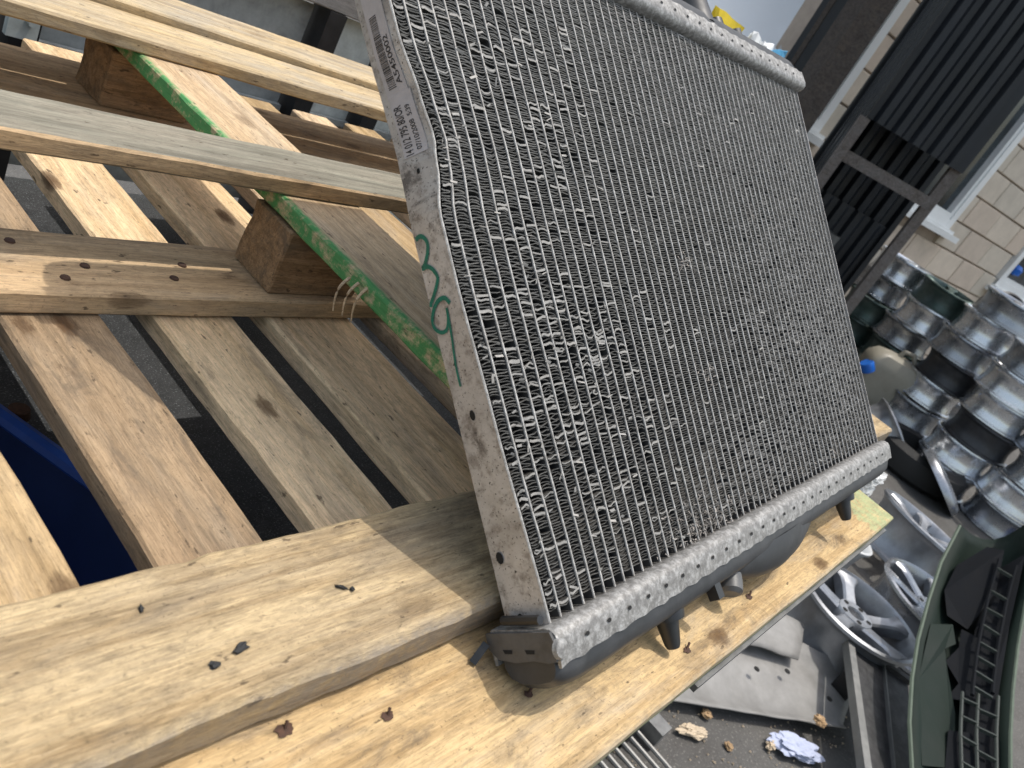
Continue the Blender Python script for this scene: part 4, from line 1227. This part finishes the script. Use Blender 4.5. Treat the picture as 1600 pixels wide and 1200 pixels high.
# -- headers and tanks
def sweep(name, prof, s0, s1, tb, sgn, mat, n_=90, tweak=None, ends=.0, parent=rad, smooth=True, ext=0.0):
    """prof: (w, v) with v measured outwards from the core end (down for the bottom, up for the top)"""
    vs, fs = [], []
    m_ = len(prof)
    cw = sum(p[0] for p in prof) / m_; cv = sum(p[1] for p in prof) / m_
    for i in range(n_ + 1):
        s = s0 + (s1 - s0) * i / n_
        base = C0.lerp(C1, s) if tb == 0 else C3.lerp(C2, s)
        e = min(i, n_ - i) / max(1, n_ * .04)
        sc = 1.0 if e >= 1 or ends == 0 else 1 - ends * (1 - math.sqrt(max(0, 1 - (1 - e) ** 2)))
        for j, (w, v) in enumerate(prof):
            if tweak: w, v = tweak(i, s, j, w, v)
            w2 = cw + (w - cw) * (1 - (1 - sc) * .5); v2 = prof[0][1] + (v - prof[0][1]) * sc
            vs.append(P(*(base + RN * w2 + EV * (v2 * sgn))))
    for i in range(n_):
        for j in range(m_):
            fs.append((i * m_ + j, i * m_ + (j + 1) % m_, (i + 1) * m_ + (j + 1) % m_, (i + 1) * m_ + j))
    fs.append(tuple(range(m_))); fs.append(tuple(range(n_ * m_ + m_ - 1, n_ * m_ - 1, -1)))
    m2 = MB(); m2.add(vs, fs)
    return m2.build(name, mat, parent, smooth)
hp = [(-.008, .002), (.010, .000), (.022, .003), (.031, .011), (.034, .022), (.033, .040), (.031, .056), (.030, .066), (.024, .066), (.022, .03), (-.13, .03), (-.133, .066), (-.140, .066), (-.144, .03), (-.142, .012), (-.132, .002)]
def scallop(i, s, j, w, v):
    r = mnoise.noise(Vector((s * 60, j * .7, 0)))
    if j in (6, 7, 8): v += .0009 * math.sin(s * 2 * math.pi * 27.4) + .0018 * r; w += .001 * math.sin(s * 2 * math.pi * 27.4 + .5)
    return w + r * .0004, v + r * .0005
hp = [(w * .84 if w < 0 else w, v) for w, v in hp]
hb = sweep('bottom_header', hp, -.024, 1.022, 0, -1, M['flange'], 240, scallop)
ht = sweep('top_header', [(w, v - .028) for w, v in hp], -.024, 1.022, 1, 1, M['flange'], 240, scallop)
tp_ = [(.027, .050), (.026, .080), (.020, .098), (.006, .110), (-.03, .118), (-.085, .118), (-.115, .106), (-.128, .080), (-.129, .050)]
tp_ = [(w * .84 if w < 0 else w, v) for w, v in tp_]
tkb = sweep('bottom_tank', tp_, -.024, 1.018, 0, -1, M['plastic_tank'], 120, None, .32)
tkt = sweep('top_tank', [(w, v - .028) for w, v in tp_], -.020, 1.018, 1, 1, M['plastic_tank'], 80, None, .55)
# end faces of the headers (dark dusty aluminium) with two slots each
def hpnt(s, w, v, tb=0, sgn=-1, du=0.0):
    base = C0.lerp(C1, s) if tb == 0 else C3.lerp(C2, s)
    return P(*(base + RN * w + EV * (v * sgn) + EX * du))
m2 = MB()
a = [(-.119, .006), (.026, .004), (.031, .02), (.029, .054), (.010, .057), (-.02, .053), (-.06, .057), (-.10, .052), (-.119, .034)]
m2.add([hpnt(-.024, w, v, du=-.002) for w, v in a] + [hpnt(-.024, w, v, du=-.008) for w, v in a], [tuple(range(9, 18))] + [(i, (i + 1) % 9, 9 + (i + 1) % 9, 9 + i) for i in range(9)])
m2.build('end_tab', M['end_alu'], hb)
for w0 in (-.085, -.035):
    m2 = MB(); m2.add([hpnt(-.024, w, v, du=-.0088) for w, v in ((w0, .034), (w0 + .022, .034), (w0 + .020, .041), (w0 + .003, .041))], [(0, 1, 2, 3)]); m2.build('end_slot', M['hole'], hb)
m2 = MB(); m2.lathe([(.0, .004), (.0065, .003), (.0075, .0)], 16, RN, hpnt(-.022, .030, .035)); m2.build('crimp_lobe', M['flange'], hb, True)
m2 = MB(); m2.tube([hpnt(-.018, -.085, -.012, du=-.004), hpnt(-.018, .0, -.012, du=-.004)], .0035, 8); m2.build('end_tube', M['pin_plastic'], rad, True)
# crimp slots
for (par, tb, sgn, off) in ((hb, 0, -1, 0), (ht, 1, 1, -.028)):
    for i in range(27):
        s = .018 + i * .0365
        m2 = MB(); cv = .036 + off
        vs = [hpnt(s, .0355, cv + .0042 * math.sin(a_), tb, sgn, .0062 * math.cos(a_)) for a_ in [2 * math.pi * k / 8 for k in range(8)]]
        m2.add(vs, [tuple(range(8))]); m2.build('crimp_slot', M['hole'], par, normals=False)
# clip at the corner
m2 = MB(); m2.bar(hpnt(-.030, -.113, .020, du=-.004), hpnt(-.030, -.133, .046, du=-.028), .0055, .0025); m2.build('clip', M['pin_plastic'], hb)
# mounting pins
for u in (.395, 1.575):
    s = u / (C1 - C0).length
    m2 = MB()
    ax = -EV
    base = C0.lerp(C1, s) + RN * -.03
    o0 = P(*base)
    m2.lathe([(.0155, .085 * S), (.0165, .112 * S), (.0155, .126 * S), (.0105, .128 * S), (.0098, .135 * S), (.0070, .180 * S), (.0055, .189 * S), (0, .1915 * S)], 20, ax, o0)
    m2.build('mounting_pin', M['pin_plastic'], tkb, True)
# outlet housing: swollen middle of the bottom tank with a stub
m2 = MB(); vs, fs = [], []
nu, nv = 16, 10
for i in range(nu + 1):
    x = i / nu; prof = math.sin(math.pi * x) ** .6
    s = (.66 + .62 * x) / (C1 - C0).length
    for j in range(nv + 1):
        a_ = math.pi * j / nv
        vs.append(hpnt(s, -.035 + .062 * math.cos(a_) * (.3 + .7 * prof), .085 + .095 * math.sin(a_) * prof))
for i in range(nu):
    for j in range(nv):
        a0 = i * (nv + 1) + j; fs.append((a0, a0 + 1, a0 + nv + 2, a0 + nv + 1))
m2.add(vs, fs); m2.build('outlet_housing', M['plastic_tank'], tkb, True)
m2 = MB(); m2.tube([hpnt(.385, -.05, .09), hpnt(.365, -.035, .145), hpnt(.358, -.03, .160), hpnt(.357, -.03, .163)], [.013, .013, .012, .008], 18); m2.build('outlet_stub', M['stub_grey'], tkb, True)
m2 = MB(); m2.bar(hpnt(.285, .005, .10), hpnt(.285, .01, .135), .012, .01); m2.build('tank_tab', M['pin_plastic'], tkb)
# filler neck and bleed nipple on the top tank
m2 = MB(); m2.tube([hpnt(.66, -.03, .05, 1, 1), hpnt(.66, -.03, .15, 1, 1), hpnt(.655, -.03, .26, 1, 1)], [.024, .020, .020], 18); m2.build('filler_neck', M['plastic_tank'], tkt, True)
m2 = MB(); m2.tube([hpnt(.735, -.03, .06, 1, 1), hpnt(.735, -.03, .115, 1, 1)], [.014, .012], 14); m2.build('bleed_nipple', M['pin_plastic'], tkt, True)
m2 = MB(); m2.tube([hpnt(.80, -.02, .06, 1, 1), hpnt(.80, -.02, .108, 1, 1)], [.011, .010], 12); m2.build('bleed_nipple', M['plastic_tank'], tkt, True)

# ------------------------------------------------------------------ rubbish behind the radiator and film at its corner
def packet(name, c, size, mats, label, seed, rot):
    b = bmesh.new(); bmesh.ops.create_cube(b, size=1); bmesh.ops.subdivide_edges(b, edges=list(b.edges), cuts=6, use_grid_fill=True)
    for v in b.verts:
        pil = max(.06, (1 - (2 * v.co.x) ** 4) * (1 - (2 * v.co.z) ** 2))
        p = Vector((v.co.x * size[0], v.co.y * size[1] * pil, v.co.z * size[2]))
        p += Vector((1, 1, 1)) * mnoise.noise(p * 40 + Vector((seed, 0, 0))) * .006
        v.co = p
    me = bpy.data.meshes.new(name); b.to_mesh(me); b.free()
    for m in mats: me.materials.append(m)
    for pl in me.polygons: pl.material_index = 0 if pl.center.z > -size[2] * .12 else min(1, len(mats) - 1)
    o = link_mesh(name, me, None, c, rot); tag(o, label, 'packet'); return o
packet('snack_packet', (1.600, .905, 1.36), (.075, .03, .15), [M['yellow'], M['red']], 'yellow and red snack packet poking up behind the radiator', 1.0, (0, .1, -.9))
crumple('carrier_bag', (1.655, .835, 1.275), .055, 1.15, 6.1, M['bagwhite'], 'crumpled white carrier bag behind the top corner of the radiator', 'bag')
packet('sweet_wrapper', (1.68, .765, 1.385), (.05, .03, .05), [M['red'], M['bagwhite']], 'small red wrapper at the top corner of the radiator', 4.0, (.3, .2, -.6))
packet('blue_wrapper', (1.66, .800, 1.400), (.06, .03, .05), [M['bagblue'], M['bagwhite']], 'pale blue wrapper beside the white carrier bag', 7.0, (.3, -.4, -.8))
o = crumple('clear_film', (1.47, .135, .862), .036, .75, 3.6, M['film'], 'crumpled clear plastic film behind the far bottom corner of the radiator', 'plastic film', (1.3, .7))
